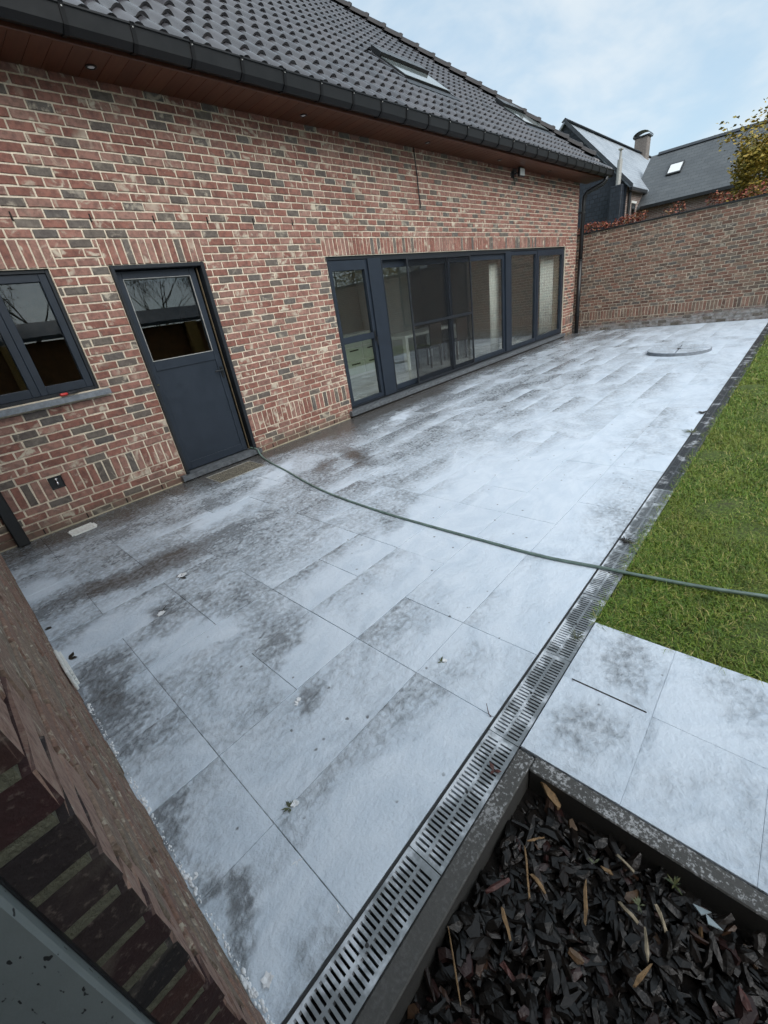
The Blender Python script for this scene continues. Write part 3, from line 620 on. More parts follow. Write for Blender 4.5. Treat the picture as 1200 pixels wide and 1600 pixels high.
# downpipe by the annex
dp2 = hp(empty('downpipe', (0, 0, 0)))
MB().bbox(.020, .118, -.095, -.02, .0, 3.66, .012).build('pipe', 'black_metal', dp2)
for z in (.6, 2.2): MB().bbox(.012, .126, -.10, .01, z - .014, z + .014, .003).build('bracket', 'black_metal', dp2)
# roof
TH = R(39.5); RY, RZ = -.55, 3.79; ct, st_ = math.cos(TH), math.sin(TH); tn = math.tan(TH); XC = 14.25
def rp(x, s, h=0.0): return (x, RY + s * ct - h * st_, RZ + s * st_ + h * ct)
hipx = lambda y: XC - (y + .6)
YR = 5.2; SR = (YR - RY) / ct
roof = hp(MB().add([rp(-1.5, -.02, -.05), rp(XC + .0, -.02, -.05), rp(hipx(YR), SR, -.05), rp(-1.5, SR, -.05), (XC, 11, RZ - .05)],
                   [(0, 1, 2, 3), (1, 4, 2)]).add([rp(-1.5, -.02, -.09), rp(XC, -.02, -.09), rp(hipx(YR), SR, -.09), rp(-1.5, SR, -.09)], [(3, 2, 1, 0)]).build('roof', 'slate_plain', fix=False))
prof_ = []
for k in range(13):
    u = k / 12
    prof_.append((u * .216 - .1, -.014 * math.sin(u / .42 * math.pi) if u < .42 else .046 * max(0.0, math.sin((u - .42) / .58 * math.pi)) ** .85))
EXP, TL = .33, .41
def roof_tile_geo():
    v, f = [], []; n = len(prof_)
    for (s, lift) in ((0, .043), (.06, .042), (TL, .004)):
        for (u, h) in prof_: v.append((u, s, h + lift))
    for (u, h) in prof_: v.append((u, .006, h + .018))          # underside lip
    for k in range(n - 1):
        f += [(k, k + 1, n + k + 1, n + k), (n + k, n + k + 1, 2 * n + k + 1, 2 * n + k), (3 * n + k, 3 * n + k + 1, k + 1, k)]
    f += [(n - 1, 3 * n + n - 1, 2 * n - 1), (0, n, 3 * n)]
    return v, f
tv, tf = roof_tile_geo()
tme = bpy.data.meshes.new('roof_tile'); tme.from_pydata(tv, [], tf); tme.materials.append(MATS['roof_clay']); tme.update(); tme.shade_smooth()
tme.set_sharp_from_angle(angle=R(35))
SKY = [(7.42, 8.74, 1.52, 2.36), (11.5, 12.80, 1.38, 2.28)]
cand = []
for r in range(22):
    for c in range(72):
        x = .35 + c * .2 ; s = r * EXP - .035; y = RY + s * ct
        if x - .12 > hipx(y) : continue
        if any(a - .12 < x < b + .12 and c0 - .40 < s < d0 - .02 for a, b, c0, d0 in SKY): continue
        q = px(rp(x, s + .15)); cut = x + .13 > hipx(y + TL * ct)
        vis = q and -60 < q[0] < 1260 and -60 < q[1] < 1660
        cand.append((-(Vector(rp(x, s)) - CAM).length if vis else -999, x, s, cut))
cand.sort(reverse=True)
rot_roof = Matrix.Rotation(TH, 4, 'X'); restv = MB(); ns = 0
for dist_, x, s, cut in cand:
    jx, jr = U(-.003, .003), U(-.006, .006)
    if ns < 300 and not cut and dist_ > -900:
        o = link('roof_tile', tme, roof); o.location = Vector(rp(x + jx, s)) - Vector((0, 0, 0)); o.rotation_euler = (TH + U(-.006, .006), 0, jr); ns += 1
    else:
        vv = []
        for (u, t, h) in tv:
            p_ = rp(x + jx + u, s + t, h); vv.append((min(p_[0], hipx(p_[1])), p_[1], p_[2]))
        restv.add(vv, tf)
o = restv.build('roof_tiles_beyond', 'roof_clay', roof, smooth=True, fix=False); o['kind'] = 'stuff'; o.data.set_sharp_from_angle(angle=R(35))
hd = Vector((-1, 1, tn)).normalized(); hs = Vector((1, 1, 0)).normalized(); hu = hs.cross(hd); hu = hu if hu.z > 0 else -hu
hb = MB(); n = 9
for (t, r_, zo) in ((0, .150, .008), (.05, .150, .008), (.10, .138, .0), (.46, .124, -.012)):
    for k in range(n):
        a = math.pi * k / (n - 1); p_ = hd * t + hs * (r_ * math.cos(a)) + hu * (r_ * .85 * math.sin(a) + zo); hb.v.append(tuple(p_))
for i in range(3):
    for k in range(n - 1): hb.f.append((i * n + k, i * n + k + 1, (i + 1) * n + k + 1, (i + 1) * n + k)); hb.mi.append(0)
hb.f.append(tuple(range(n))); hb.mi.append(0)
simple('hip_clay', (.034, .032, .033), .65, .35, var=.3, scale=9)
hm = hb.mesh('hip_tile', 'hip_clay'); hm.shade_smooth(); hm.set_sharp_from_angle(angle=R(35))
for i in range(24):
    o = link('hip_tile', hm, roof); q = Vector((XC, -.6, RZ + .03)) + hd * (.62 + i * .41); o.location = q
# skylights on the slope
for (a, b_, s0, s1) in SKY:
    sk = hp(empty('skylight', (0, 0, 0))); M_ = lambda x, s, h: rp(x, s, h)
    def rbox(bb, x0, x1, sa, sb_, h0, h1): return bb.add([M_(x, s, h) for h in (h0, h1) for s in (sa, sb_) for x in (x0, x1)], [(0, 2, 3, 1), (4, 5, 7, 6), (0, 1, 5, 4), (2, 6, 7, 3), (0, 4, 6, 2), (1, 3, 7, 5)])
    t_ = .08; bb = MB()
    rbox(bb, a, a + t_, s0, s1, -.02, .088); rbox(bb, b_ - t_, b_, s0, s1, -.02, .088); rbox(bb, a + t_, b_ - t_, s0, s0 + t_, -.02, .086); rbox(bb, a + t_, b_ - t_, s1 - t_, s1, -.02, .086)
    bb.build('frame', 'black_metal', sk)
    rbox(MB(), a + .02, b_ - .02, s0 + .015, s1 - .22, .092, .100).build('pane', 'sky_glass', sk)
    rbox(MB(), a - .01, b_ + .01, s1 - .21, s1 + .04, .09, .15).build('shutter_box', 'black_metal', sk)
    rbox(MB(), a - .09, a - .005, s0 - .05, s1, .03, .075).build('flashing', 'roof_clay', sk); rbox(MB(), b_ + .005, b_ + .09, s0 - .05, s1, .03, .075).build('flashing', 'roof_clay', sk)
    rbox(MB(), a - .1, b_ + .1, s0 - .22, s0 - .005, .045, .065).build('apron', 'slate_plain', sk)
# vent hood tile
vb = MB(); M3 = lambda x, s, h: rp(3.16 + x, 1.13 + s, h)
vb.add([M3(-.12, 0, .05), M3(.12, 0, .05), M3(.12, .36, .05), M3(-.12, .36, .05), M3(-.09, .0, .17), M3(.09, .0, .17), M3(.07, .3, .07), M3(-.07, .3, .07)], [(0, 3, 7, 4), (1, 5, 6, 2), (4, 7, 6, 5), (2, 6, 7, 3)]).add([M3(-.085, .03, .05), M3(.085, .03, .05), M3(.085, .03, .16), M3(-.085, .03, .16)], [(0, 1, 2, 3)])
hp(vb.build('roof_vent', 'black_metal'))
# hanging cable and floodlight
hp(MB().tube([(6.70, -.012, 3.66), (6.71, -.016, 3.5), (6.735, -.014, 3.3), (6.73, -.02, 3.1), (6.752, -.016, 2.95), (6.75, -.013, 2.88)], .009, 6).build('cable', 'black_plastic', smooth=True))
fl = hp(empty('floodlight', (10.10, -.02, 3.5)))
MB().bbox(-.16, -.05, .002, .03, .0, .12, .004).tube([(-.1, 0, .06), (-.08, -.05, .07), (-.02, -.08, .07)], .012, 6).bbox(-.10, .12, -.14, -.09, .0, .15, .01).tube([(-.1, -.01, .0), (-.12, -.02, -.07), (-.07, -.01, -.12), (-.03, -.005, -.04)], .007, 6).build('housing', 'black_metal', fl)
MB().bbox(-.085, .105, -.148, -.139, .015, .135, .004).build('lens', 'lamp_lens', fl)

# ------------------------------------------------------------------ rooms behind the glass
room = MB()
room.add([(3.9, .31, .10), (13.4, .31, .10), (13.4, 5.2, .10), (3.9, 5.2, .10)], [(0, 1, 2, 3)], 1)
room.add([(x, 5.2, z) for z in (.10, .12, 2.58, 2.6) for x in (3.9, 3.95, 9.2, 13.4)], [(0, 1, 5, 4), (1, 2, 6, 5), (2, 3, 7, 6), (4, 5, 9, 8), (6, 7, 11, 10), (8, 9, 13, 12), (9, 10, 14, 13), (10, 11, 15, 14)]).add([(3.9, .31, .10), (3.9, 5.2, .10), (3.9, 5.2, 2.6), (3.9, .31, 2.6)], [(0, 1, 2, 3)]).add([(13.4, .31, .10), (13.4, 5.2, .10), (13.4, 5.2, 2.6), (13.4, .31, 2.6)], [(0, 1, 2, 3)])  # back wall left open out of view, added to let daylight in
room.add([(3.9, .31, 2.6), (13.4, .31, 2.6), (13.4, 5.2, 2.6), (3.9, 5.2, 2.6)], [(3, 2, 1, 0)])
hp(room.build('dining_room', ['interior_wall', 'interior_floor'], fix=False))
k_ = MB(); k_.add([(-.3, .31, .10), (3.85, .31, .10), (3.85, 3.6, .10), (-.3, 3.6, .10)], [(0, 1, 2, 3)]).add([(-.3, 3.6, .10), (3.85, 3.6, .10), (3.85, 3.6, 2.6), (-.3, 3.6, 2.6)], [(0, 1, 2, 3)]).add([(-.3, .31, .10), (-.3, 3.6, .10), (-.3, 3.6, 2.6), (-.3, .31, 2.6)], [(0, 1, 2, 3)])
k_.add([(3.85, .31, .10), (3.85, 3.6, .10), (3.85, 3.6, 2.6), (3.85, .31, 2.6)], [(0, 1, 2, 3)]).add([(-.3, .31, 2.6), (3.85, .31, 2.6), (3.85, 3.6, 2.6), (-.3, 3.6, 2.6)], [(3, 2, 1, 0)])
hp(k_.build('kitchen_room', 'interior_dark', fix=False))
sbd = tag(empty('sideboard', (6.6, 2.6, .10)), 'pale green white sideboard with drawers seen through the garden door', 'cabinet')
MB().bbox(-1.5, 1.5, 0, .5, .0, .95, .006).build('carcass', 'furniture_white', sbd)
for i in range(5):
    for (za, zb) in ((.06, .36), (.38, .66), (.68, .92)):
        dw = MB().bbox(-1.46 + i * .59, -.90 + i * .59, -.02, 0, za, zb, .004).build('drawer', 'shelf_green', sbd)
        MB().bbox(-1.32 + i * .59, -1.04 + i * .59, -.035, -.02, zb - .08, zb - .05, .003).build('handle', 'black_metal', dw)
tb = tag(empty('dining_table', (8.9, 2.0, .10)), 'white dining table behind the fly screen', 'table')
MB().bbox(-1.1, 1.1, -.5, .5, .70, .76, .006).build('table_top', 'furniture_white', tb)
for sx in (-1, 1):
    for sy in (-1, 1): MB().bbox(sx * 1.02 - .05, sx * 1.02 + .05, sy * .43 - .05, sy * .43 + .05, 0, .70, .005).build('leg', 'furniture_white', tb)
for i, (cx_, cy_, lab) in enumerate(((8.3, 1.25, 'brown chair pushed up to the near end of the white dining table'), (9.3, 1.2, 'brown chair pushed up to the far end of the white dining table'))):
    ch = tag(empty('dining_chair', (cx_, cy_, .10)), lab, 'chair', 'chairs at the dining table')
    MB().bbox(-.22, .22, -.22, .22, .42, .46, .01).build('seat', 'chair_brown', ch); MB().bbox(-.22, .22, -.25, -.21, .46, .92, .01).build('backrest', 'chair_brown', ch)
    for sx in (-1, 1):
        for sy in (-1, 1): MB().bbox(sx * .19 - .018, sx * .19 + .018, sy * .19 - .018, sy * .19 + .018, 0, .42, .003).build('leg', 'chair_brown', ch)
def curtain(x0, x1, y, lab):
    b = MB(); n = 40; z0, z1 = .14, 2.3
    for k in range(n + 1):
        u = k / n; yy = y + .03 * math.sin(u * 34) ; b.v += [(x0 + (x1 - x0) * u, yy, z0), (x0 + (x1 - x0) * u, yy * 1.0, z1)]
    b.f = [(2 * k, 2 * k + 2, 2 * k + 3, 2 * k + 1) for k in range(n)]; b.mi = [0] * n
    o = b.build('curtain', 'curtain_cloth', smooth=True, fix=False); md = o.modifiers.new('thick', 'SOLIDIFY'); md.thickness = .004
    tag(o, lab, 'curtain', 'curtains inside the long window')
curtain(9.42, 9.80, .26, 'pale curtain hanging beside the wide post of the long window'); curtain(12.05, 12.9, .27, 'pale gathered curtain at the far end of the long window')
hp(MB().bbox(10.2, 10.34, 3.2, 5.2, .1, 2.6, .01).build('partition_wall', 'interior_wall'))
hp(MB().bbox(.0, 1.6, .32, .85, .10, 1.06, .01).build('kitchen_counter', 'interior_wall'))
for (jx, jy, jh, jr, lab, mt) in ((.36, .50, .17, .045, 'white jar behind the left window pane, nearest the wall corner', 'furniture_white'), (.47, .56, .15, .04, 'grey jar between two others behind the left window', 'blue_stone'), (.60, .48, .20, .038, 'dark flask behind the left window', 'black_plastic')):
    j = tag(empty('jar', (jx, jy, 1.06)), lab, 'jar', 'jars on the kitchen counter')
    MB().tube([(0, 0, 0), (0, 0, jh * .8), (0, 0, jh * .9)], [jr, jr, jr * .75], 14).build('body', mt, j, smooth=True); MB().tube([(0, 0, jh * .9), (0, 0, jh)], jr * .7, 12).build('lid', 'black_metal', j)
# tool on the sill
tl = tag(empty('hand_tool', (.96, -.012, 1.197), R(6)), 'small red and black hand tool lying on the left window sill', 'tool')
MB().tube([(-.085, 0, .016), (-.075, 0, .016), (-.03, 0, .016), (-.02, 0, .016)], [.008, .015, .0145, .011], 10).build('grip', 'red_plastic', tl, smooth=True)
MB().tube([(-.02, 0, .016), (.0, 0, .016), (.05, .004, .018), (.085, .012, .016)], [.011, .010, .012, .006], 10).build('head', 'black_plastic', tl, smooth=True)

# ------------------------------------------------------------------ far garden wall
FX = 14.0
fw = tag(empty('garden_wall', (FX, 0, 0), -math.pi / 2), 'tall brown brick garden wall closing the far end of the patio', 'wall')
fwm = backing(-3.0, 16.0, -.15, 2.49, [], .009, .22).build('masonry', 'mortar_lime', fw)
fr_ = brick_rects(-3.0, 16.0, 0, 2.475, [], [(-.3, 16.0, .3, .525)], 21)
brick_wall(fwm, fr_, .09, ('brick_far', 'brick_dark'), lambda u, dd, z: (FX + dd, -u, z), seed=8, mi_of=lambda r: 1 if (r[4] and not r[5]) else 0)
MB().bbox(-3.0, 16.0, -.035, .255, 2.491, 2.53, .006).build('coping', 'black_metal', fw)

# ------------------------------------------------------------------ annex wall by the camera
an = tag(empty('annex_wall', (-.115, 0, 0), R(90.5)), 'weathered brick wall end seen edge on beside the camera, mossy mortar', 'wall')
UE = -4.60
rm = Matrix.Rotation(R(90.5), 4, 'Z'); aw = lambda u, dd, z: tuple(Vector((-.115, 0, 0)) + rm @ Vector((u, dd, z)))
anm = backing(UE + .010, .0, -.1, 3.0, [], .011, .28).build('masonry', 'mortar_green', an)
MJ = .0165; ar = brick_rects(UE, -.01, 0, 3.0, [], [], 77); MJ = .0145
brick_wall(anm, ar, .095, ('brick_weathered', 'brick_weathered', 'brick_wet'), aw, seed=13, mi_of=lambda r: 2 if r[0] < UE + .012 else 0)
bk = backing(-9.0, UE - .0, -.1, 3.0, [(-5.75, UE, -.1, 2.25)], .011, .28).build('masonry', 'neighbour_brick_y', an)  # unseen rest of the annex: walls, room and roof added to shade the reveal
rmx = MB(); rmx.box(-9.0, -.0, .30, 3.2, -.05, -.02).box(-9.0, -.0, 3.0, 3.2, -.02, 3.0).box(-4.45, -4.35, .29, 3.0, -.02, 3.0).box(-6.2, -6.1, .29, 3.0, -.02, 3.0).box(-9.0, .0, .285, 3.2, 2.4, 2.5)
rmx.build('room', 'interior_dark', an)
MB().box(-9.0, -.0, -.02, 3.4, 3.003, 3.12).build('unseen_roof_slab', 'slate_plain', an)
MB().bbox(-5.75, UE + .0, .03, .28, -.02, .01, .004).build('threshold', 'blue_stone', an)
fo_ = tag(empty('door_frame', aw(UE, .2, 0), R(90.5)), 'grey flecked door frame post beside the wet brick reveal', 'door frame')
MB().bbox(-.016, .10, -.135, .25, 0, 2.6, .004).build('post', 'frame_flecked', fo_)
MB().box(.002, .08, -.1375, -.1355, 0, 2.6).build('seal', 'black_plastic', fo_)
vt = tag(empty('wall_vent', aw(-2.78, -.004, .20), R(90.5)), 'white plastic vent low on the annex wall, seen edge on', 'vent')
MB().bbox(-.12, .12, -.014, 0, -.06, .06, .004).build('plate', 'white_plastic', vt)
for k in range(5): MB().bbox(-.10, .10, -.024, -.014, -.048 + k * .022, -.038 + k * .022, .002).build('louvre', 'white_plastic', vt)

# ------------------------------------------------------------------ channel drain
dr = tag(empty('channel_drain', (0, -4.517, 0)), 'long slotted metal channel drain between patio and lawn', 'drain')
MB().box(-.07, 13.95, -.068, .068, -.13, -.11).box(-.07, 13.95, .058, .0665, -.11, -.0015).box(-.07, 13.95, -.0685, -.067, -.11, -.004).build('channel', 'black_plastic', dr)
def grate_mesh(L, pitch, slot, name, mt):
    xs, kx = [0], []
    n = int((L - .02) / pitch); x = .01
    for i in range(n):
        xs += [x + (pitch - slot) / 2, x + (pitch + slot) / 2]; x += pitch
    xs.append(L)
    ys = [-.0565, -.0525, -.004, .004, .0525, .0565]
    ys = [-.0665, -.052, -.006, .004, .048, .0565]
    isslot = lambda i, j: (i % 2 == 1) and j in (1, 3)
    return MB().mask(xs, ys, lambda i, j: not isslot(i, j), -.022, -.001).mesh(name, mt)
gm1 = grate_mesh(.499, .0168, .0074, 'grate', 'grate_steel'); gm2 = grate_mesh(.497, .0168, .006, 'grate', 'grate_dark')
x = -.06; i = 0
while x < 13.45:
    o = link('grate', gm1 if x < 3.4 else gm2, dr); o.location = (x, 0, U(-.001, .001)); o.rotation_euler = (0, R(U(-.1, .1)), R(U(-.1, .1))); x += .5025; i += 1
for q in range(7):
    o = MB().tube([(.19 + q * .5025 - .002, 0, -.0008), (.19 + q * .5025 - .002, 0, .0006)], .006, 8).build('bolt', 'black_metal', dr)
# kerbs round the bark bed
k1 = tag(MB().bbox(-.3, .938, -4.648, -4.587, -.22, .003, .004).build('kerb', 'kerb_stone'), 'grey kerb stone running along the drain beside the bark bed', 'kerb')
k2 = tag(MB().bbox(.886, .946, -7.2, -4.65, -.22, .004, .004).build('kerb', 'kerb_stone'), 'foam speckled kerb stone between the bark bed and the pale slabs', 'kerb')
struct(MB().box(-.6, .885, -7.2, -4.648, -.3, -.105).build('planting_bed', 'soil'))

# ------------------------------------------------------------------ bark mulch
def chip(rg, L, Wd, T):
    v = []; ns_ = 4
    for k in range(ns_):
        t = k / (ns_ - 1); wv = Wd * (.62 + .38 * math.sin(math.pi * t)) * rg.uniform(.6, 1.3); off = rg.uniform(-.16, .16) * Wd
        for a in range(5):
            an_ = 2 * math.pi * a / 5 + rg.uniform(-.3, .3)
            v.append(((t - .5) * L + rg.uniform(-.05, .05) * L, off + .5 * wv * math.cos(an_), .5 * T * math.sin(an_) * rg.uniform(.7, 1.3) + T * .25 * math.sin(t * 3)))
    f = [tuple(range(4, -1, -1)), tuple(15 + a for a in range(5))]
    for k in range(ns_ - 1):
        for a in range(5): f.append((k * 5 + a, k * 5 + (a + 1) % 5, (k + 1) * 5 + (a + 1) % 5, (k + 1) * 5 + a))
    return v, f
CH_ = [chip(random.Random(900 + i), 1, .42, .16) for i in range(24)]
mb = MB()
def bedz(x, y): return -.075 + .016 * math.sin(x * 9 + 1) * math.sin(y * 7) + .012 * math.sin(x * 23 + y * 19)
for layer in range(3):
    for _ in range(1900 if layer < 2 else 1300):
        x, y = U(-.2, .865), U(-6.0, -4.67); L = U(.030, .066) * rnd.choice((1, 1, 1, 1.2, .8, .4))
        v, f = CH_[rnd.randrange(24)]
        ro = Matrix.Rotation(U(0, 6.283), 3, 'Z') @ Matrix.Rotation(U(-.35, .35), 3, 'Y') @ Matrix.Rotation(U(-.45, .45), 3, 'X')
        fx, fy = U(.7, 1.6), U(1.1, 2.4); o = Vector((x, y, bedz(x, y) - .025 + layer * .013 + U(-.006, .008)))
        mb.add([o + ro @ Vector((a * L, b_ * L * fx, c * L * fy)) for a, b_, c in v], f)
tag(mb.build('bark_mulch', 'bark_chips', fix=False), 'wet black bark chips filling the planting bed', 'mulch', kind='stuff')
SPL = [((.905, -4.668), (.852, -4.770), .026, 'tan_wood', 'wide split piece of tan wood in the corner of the bark bed', 'wood'),
       ((.67, -4.739), (.568, -4.80), .010, 'tan_wood', 'long thin tan splinter lying left of the middle of the bark bed', 'splinter'),
       ((.619, -4.785), (.602, -4.831), .016, 'tan_wood', 'short stubby orange tan chip beside the long thin splinter', 'chip'),
       ((.696, -4.736), (.733, -4.77), .008, 'tan_wood', 'small tan sliver just above the long thin splinter', 'splinter'),
       ((.501, -4.702), (.563, -4.737), .016, 'red_bark', 'reddish brown bark piece near the kerb along the drain', 'bark'),
       ((.699, -4.91), (.608, -4.94), .010, 'tan_wood', 'straight tan splinter in the middle of the bark bed', 'splinter'),
       ((.495, -4.755), (.452, -4.799), .012, 'tan_wood', 'forked tan splinter between kerb and bed middle', 'splinter'),
       ((.691, -5.063), (.633, -5.084), .012, 'pale_wood', 'grey beige stick right of the bed middle', 'stick'),
       ((.822, -4.96), (.806, -5.006), .013, 'pale_wood', 'pale streaked chip near the speckled kerb', 'chip'),
       ((.629, -5.091), (.568, -5.071), .013, 'tan_wood', 'bent tan splinter low on the right of the bark bed', 'splinter'),
       ((.359, -4.665), (.271, -4.758), .005, 'tan_wood', 'thin long twig beside the kerb at the lower edge of the picture', 'twig'),
       ((.763, -4.931), (.762, -4.962), .010, 'tan_wood', 'tiny light brown chip between the bed middle and the speckled kerb', 'chip'),
       ((.398, -4.806), (.389, -4.842), .020, 'red_bark', 'dark red bark flake low in the left half of the bed', 'bark'),
       ((.708, -4.997), (.695, -5.045), .014, 'pale_wood', 'light grey split chip right of the straight tan splinter', 'chip'),
       ((.762, -5.073), (.72, -5.102), .012, 'pale_wood', 'whitish frayed chip near the green seedling', 'chip'),
       ((.715, -5.253), (.688, -5.277), .018, 'red_bark', 'reddish bark flake at the lower right corner of the bed', 'bark')]
for i, (a, b_, wd, mt, lab, cat) in enumerate(SPL):
    va, vb_ = Vector((a[0], a[1], 0)), Vector((b_[0], b_[1], 0)); L = (vb_ - va).length; v, f = chip(random.Random(40 + i), L * 1.08, wd, max(.006, wd * .7))
    c = (va + vb_) / 2; o = MB().add(v, f).build({'wood': 'split_wood', 'bark': 'bark_flake', 'chip': 'wood_chip'}.get(cat, cat), mt)
    o.location = (c.x, c.y, -.034 + .003 * (i % 3)); o.rotation_euler = (U(-.1, .1), U(-.08, .08), math.atan2((vb_ - va).y, (vb_ - va).x)); tag(o, lab, cat, 'light wood bits on the bark')
def sprig(name, loc, n, L, mt, lab, cat, up=.6, seed=1, w_=.25, group=None):
    rg = random.Random(seed); b = MB()
    for k in range(n):
        a = rg.uniform(0, 6.283); l = L * rg.uniform(.6, 1.2); e = up * rg.uniform(.3, 1.2); c, s = math.cos(a), math.sin(a); wd = l * w_
        p0 = Vector((0, 0, .001)); p1 = Vector((c * l * .5, s * l * .5, l * e * .6)); p2 = Vector((c * l, s * l, l * e * .7)); sd = Vector((-s, c, 0)) * wd / 2; t = Vector((0, 0, .0012))
        b.add([p0 - sd * .3, p0 + sd * .3, p1 + sd, p2, p1 - sd, p0 - sd * .3 - t, p0 + sd * .3 - t, p1 + sd - t, p2 - t, p1 - sd - t], [(0, 1, 2, 4), (4, 2, 3), (6, 5, 9, 7), (7, 9, 8), (1, 6, 7, 2), (2, 7, 8, 3), (3, 8, 9, 4), (4, 9, 5, 0)])
    o = b.build(name, mt, fix=False); o.location = loc; tag(o, lab, cat, group); return o
sprig('seedling', (.741, -5.037, -.045), 9, .019, 'weed_green', 'light green seedling in the right half of the bark bed', 'seedling', .8, 3)
sprig('seedling', (.765, -4.911, -.045), 6, .02, 'weed_green', 'small grey green leaf tuft above the seedling in the bark', 'seedling', .5, 4)
sprig('fern_sprig', (.854, -5.10, -.05), 12, .024, 'leaf_green', 'dark green fern sprig growing beside the speckled kerb', 'fern', .6, 5)
for (sx, sy, lab) in ((.828, -5.167, 'blue grey shard lying on the bark, left of a pair'), (.815, -5.192, 'blue grey shard lying on the bark, right of a pair')):
    o = MB().add([(-.02, -.01, 0), (.022, -.004, .003), (.004, .018, .008), (-.02, -.01, -.004), (.022, -.004, -.001), (.004, .018, .004)], [(0, 1, 2), (5, 4, 3), (0, 3, 4, 1), (1, 4, 5, 2), (2, 5, 3, 0)]).build('shard', 'blue_shard'); o.location = (sx, sy, -.036); o.rotation_euler = (.2, 0, sx * 40); tag(o, lab, 'shard', 'shards on the bark')

# ------------------------------------------------------------------ things on the patio
hose_pts = [(2.64, .05, .105), (2.655, -.03, .10), (2.66, -.085, .085), (2.645, -.15, .03), (2.60, -.30, .013), (2.51, -.65, .0125), (2.425, -1.06, .0125), (2.30, -1.58, .0125), (2.21, -2.09, .0125), (2.155, -2.80, .0125), (2.149, -3.33, .0125), (2.154, -3.76, .0125), (2.163, -4.15, .0125), (2.205, -4.46, .016), (2.228, -4.66, .018), (2.272, -4.95, .022), (2.34, -5.22, .022), (2.45, -5.7, .022), (2.4, -6.4, .02)]
def catmull(P, n=6):
    out = []; P = [Vector(p) for p in P]
    for i in range(len(P) - 1):
        p0, p1, p2, p3 = P[max(i - 1, 0)], P[i], P[i + 1], P[min(i + 2, len(P) - 1)]
        for k in range(n):
            t = k / n; out.append(.5 * ((2 * p1) + (p2 - p0) * t + (2 * p0 - 5 * p1 + 4 * p2 - p3) * t * t + (3 * p1 - p0 - 3 * p2 + p3) * t ** 3))
    return out + [P[-1]]
tag(MB().tube([Vector((q.x, q.y, q.z - .0022)) for q in catmull(hose_pts, 8)], .0098, 10).build('garden_hose', 'hose_green', smooth=True), 'green garden hose running from the back door across the patio to the lawn', 'hose')
mg = tag(empty('boot_scraper', (2.165, -.345, 0)), 'metal boot scraper grid let into the paving before the door', 'grate')
fb2 = MB(); fb2.box(-.30, .30, -.19, -.184, -.02, .006).box(-.30, .30, .184, .19, -.02, .006).box(-.30, -.294, -.184, .184, -.02, .006).box(.294, .30, -.184, .184, -.02, .006); fb2.build('rim', 'zinc_light', mg)
gb2 = MB()
for k in range(38): gb2.box(-.290 + k * .0156, -.287 + k * .0156, -.183, .183, -.012, .0045)
for k in range(9): gb2.box(-.293, .293, -.166 + k * .0415, -.163 + k * .0415, -.012, .0035)
simple('rusty_zinc', (.33, .31, .25), .6, .3, var=.3, scale=25)
gb2.build('grid', 'rusty_zinc', mg); MB().box(-.293, .293, -.183, .183, .0005, .0012).build('tray', 'joint_dark', mg)
pg = tag(empty('gully_cover', (.515, -.275, .003), R(3)), 'white plastic slotted gully cover lying by the wall foot', 'drain cover')
cells = MB(); xs = [-.115 + .23 * k / 14 for k in range(15)]; ys = [-.09, -.07, -.045, -.03, -.01, .01, .03, .045, .07, .09]
cells.mask(xs, ys, lambda i, j: not ((i % 2 == 1) and j in (1, 3, 5, 7)) and not ((i < 1 or i > 12) and (j < 1 or j > 7)), 0, .012)
cells.build('cover', 'white_plastic', pg)
# round inspection cover with paving infill
ic = tag(empty('inspection_cover', (9.73, -3.43, 0), R(4)), 'round paved inspection cover raised above the far patio', 'manhole cover')
for q in range(4):
    a0 = q * math.pi / 2; b = MB(); n = 10; rr_ = .475; g = .016
    ox, oy = g * math.cos(a0 + math.pi / 4), g * math.sin(a0 + math.pi / 4)
    pts = [(ox, oy)] + [(ox + rr_ * math.cos(a0 + math.pi / 2 * k / n), oy + rr_ * math.sin(a0 + math.pi / 2 * k / n)) for k in range(n + 1)]
    b.prof(pts, .0, .054 + .004 * (q % 2), axis=2); b.build('infill_piece', 'foamy_cover', ic)
b = MB()
for k in range(36):
    a0, a1 = 2 * math.pi * k / 36, 2 * math.pi * (k + 1) / 36
    b.add([(r_ * math.cos(a), r_ * math.sin(a), z) for z in (0, .05) for r_, a in ((.486, a0), (.486, a1), (.498, a1), (.498, a0))], [(4, 5, 6, 7), (3, 2, 6, 7), (0, 1, 5, 4)])
b.build('ring', 'blue_stone', ic, fix=False); MB().tube([(0, 0, .045), (0, 0, .062)], .03, 10).build('lifting_eye', 'black_metal', ic)
# seedlings, leaves, twigs left in the foam
sprig('weed', (.265, -4.055, 0), 12, .026, 'weed_green', 'foam coated weed sprouting from the joint near the drain', 'weed', .6, 8)
sprig('weed', (.186, -4.205, 0), 4, .028, 'foam_white', 'white foam covered sprig lying on a joint of the nearest tiles', 'weed', .3, 9, .14)
sprig('weed', (.19, -4.40, 0), 3, .014, 'foam_white', 'tiny foam covered bud beside the drain rim', 'weed', .3, 10)
sprig('weed', (1.116, -4.11, 0), 6, .022, 'weed_green', 'pale weed tuft on the patio beyond the standing twig', 'weed', .7, 11)
sprig('weed', (.555, -3.72, 0), 5, .02, 'foam_white', 'foam edged weed on a dark wet tile corner', 'weed', .5, 12, .4)
sprig('weed', (.70, -2.12, 0), 10, .06, 'leaf_dark', 'dark wilted weed lying in foam on the left of the patio', 'weed', .15, 13, .16)
sprig('weed', (.46, -2.40, 0), 6, .05, 'leaf_dark', 'dark scraps of weed on the bare triangular patch', 'weed', .12, 14, .18)
sprig('fallen_leaf', (-.058, -2.36, 0), 3, .05, 'leaf_dark', 'black wet leaf beside the white wall vent', 'leaf', .2, 15, .5)
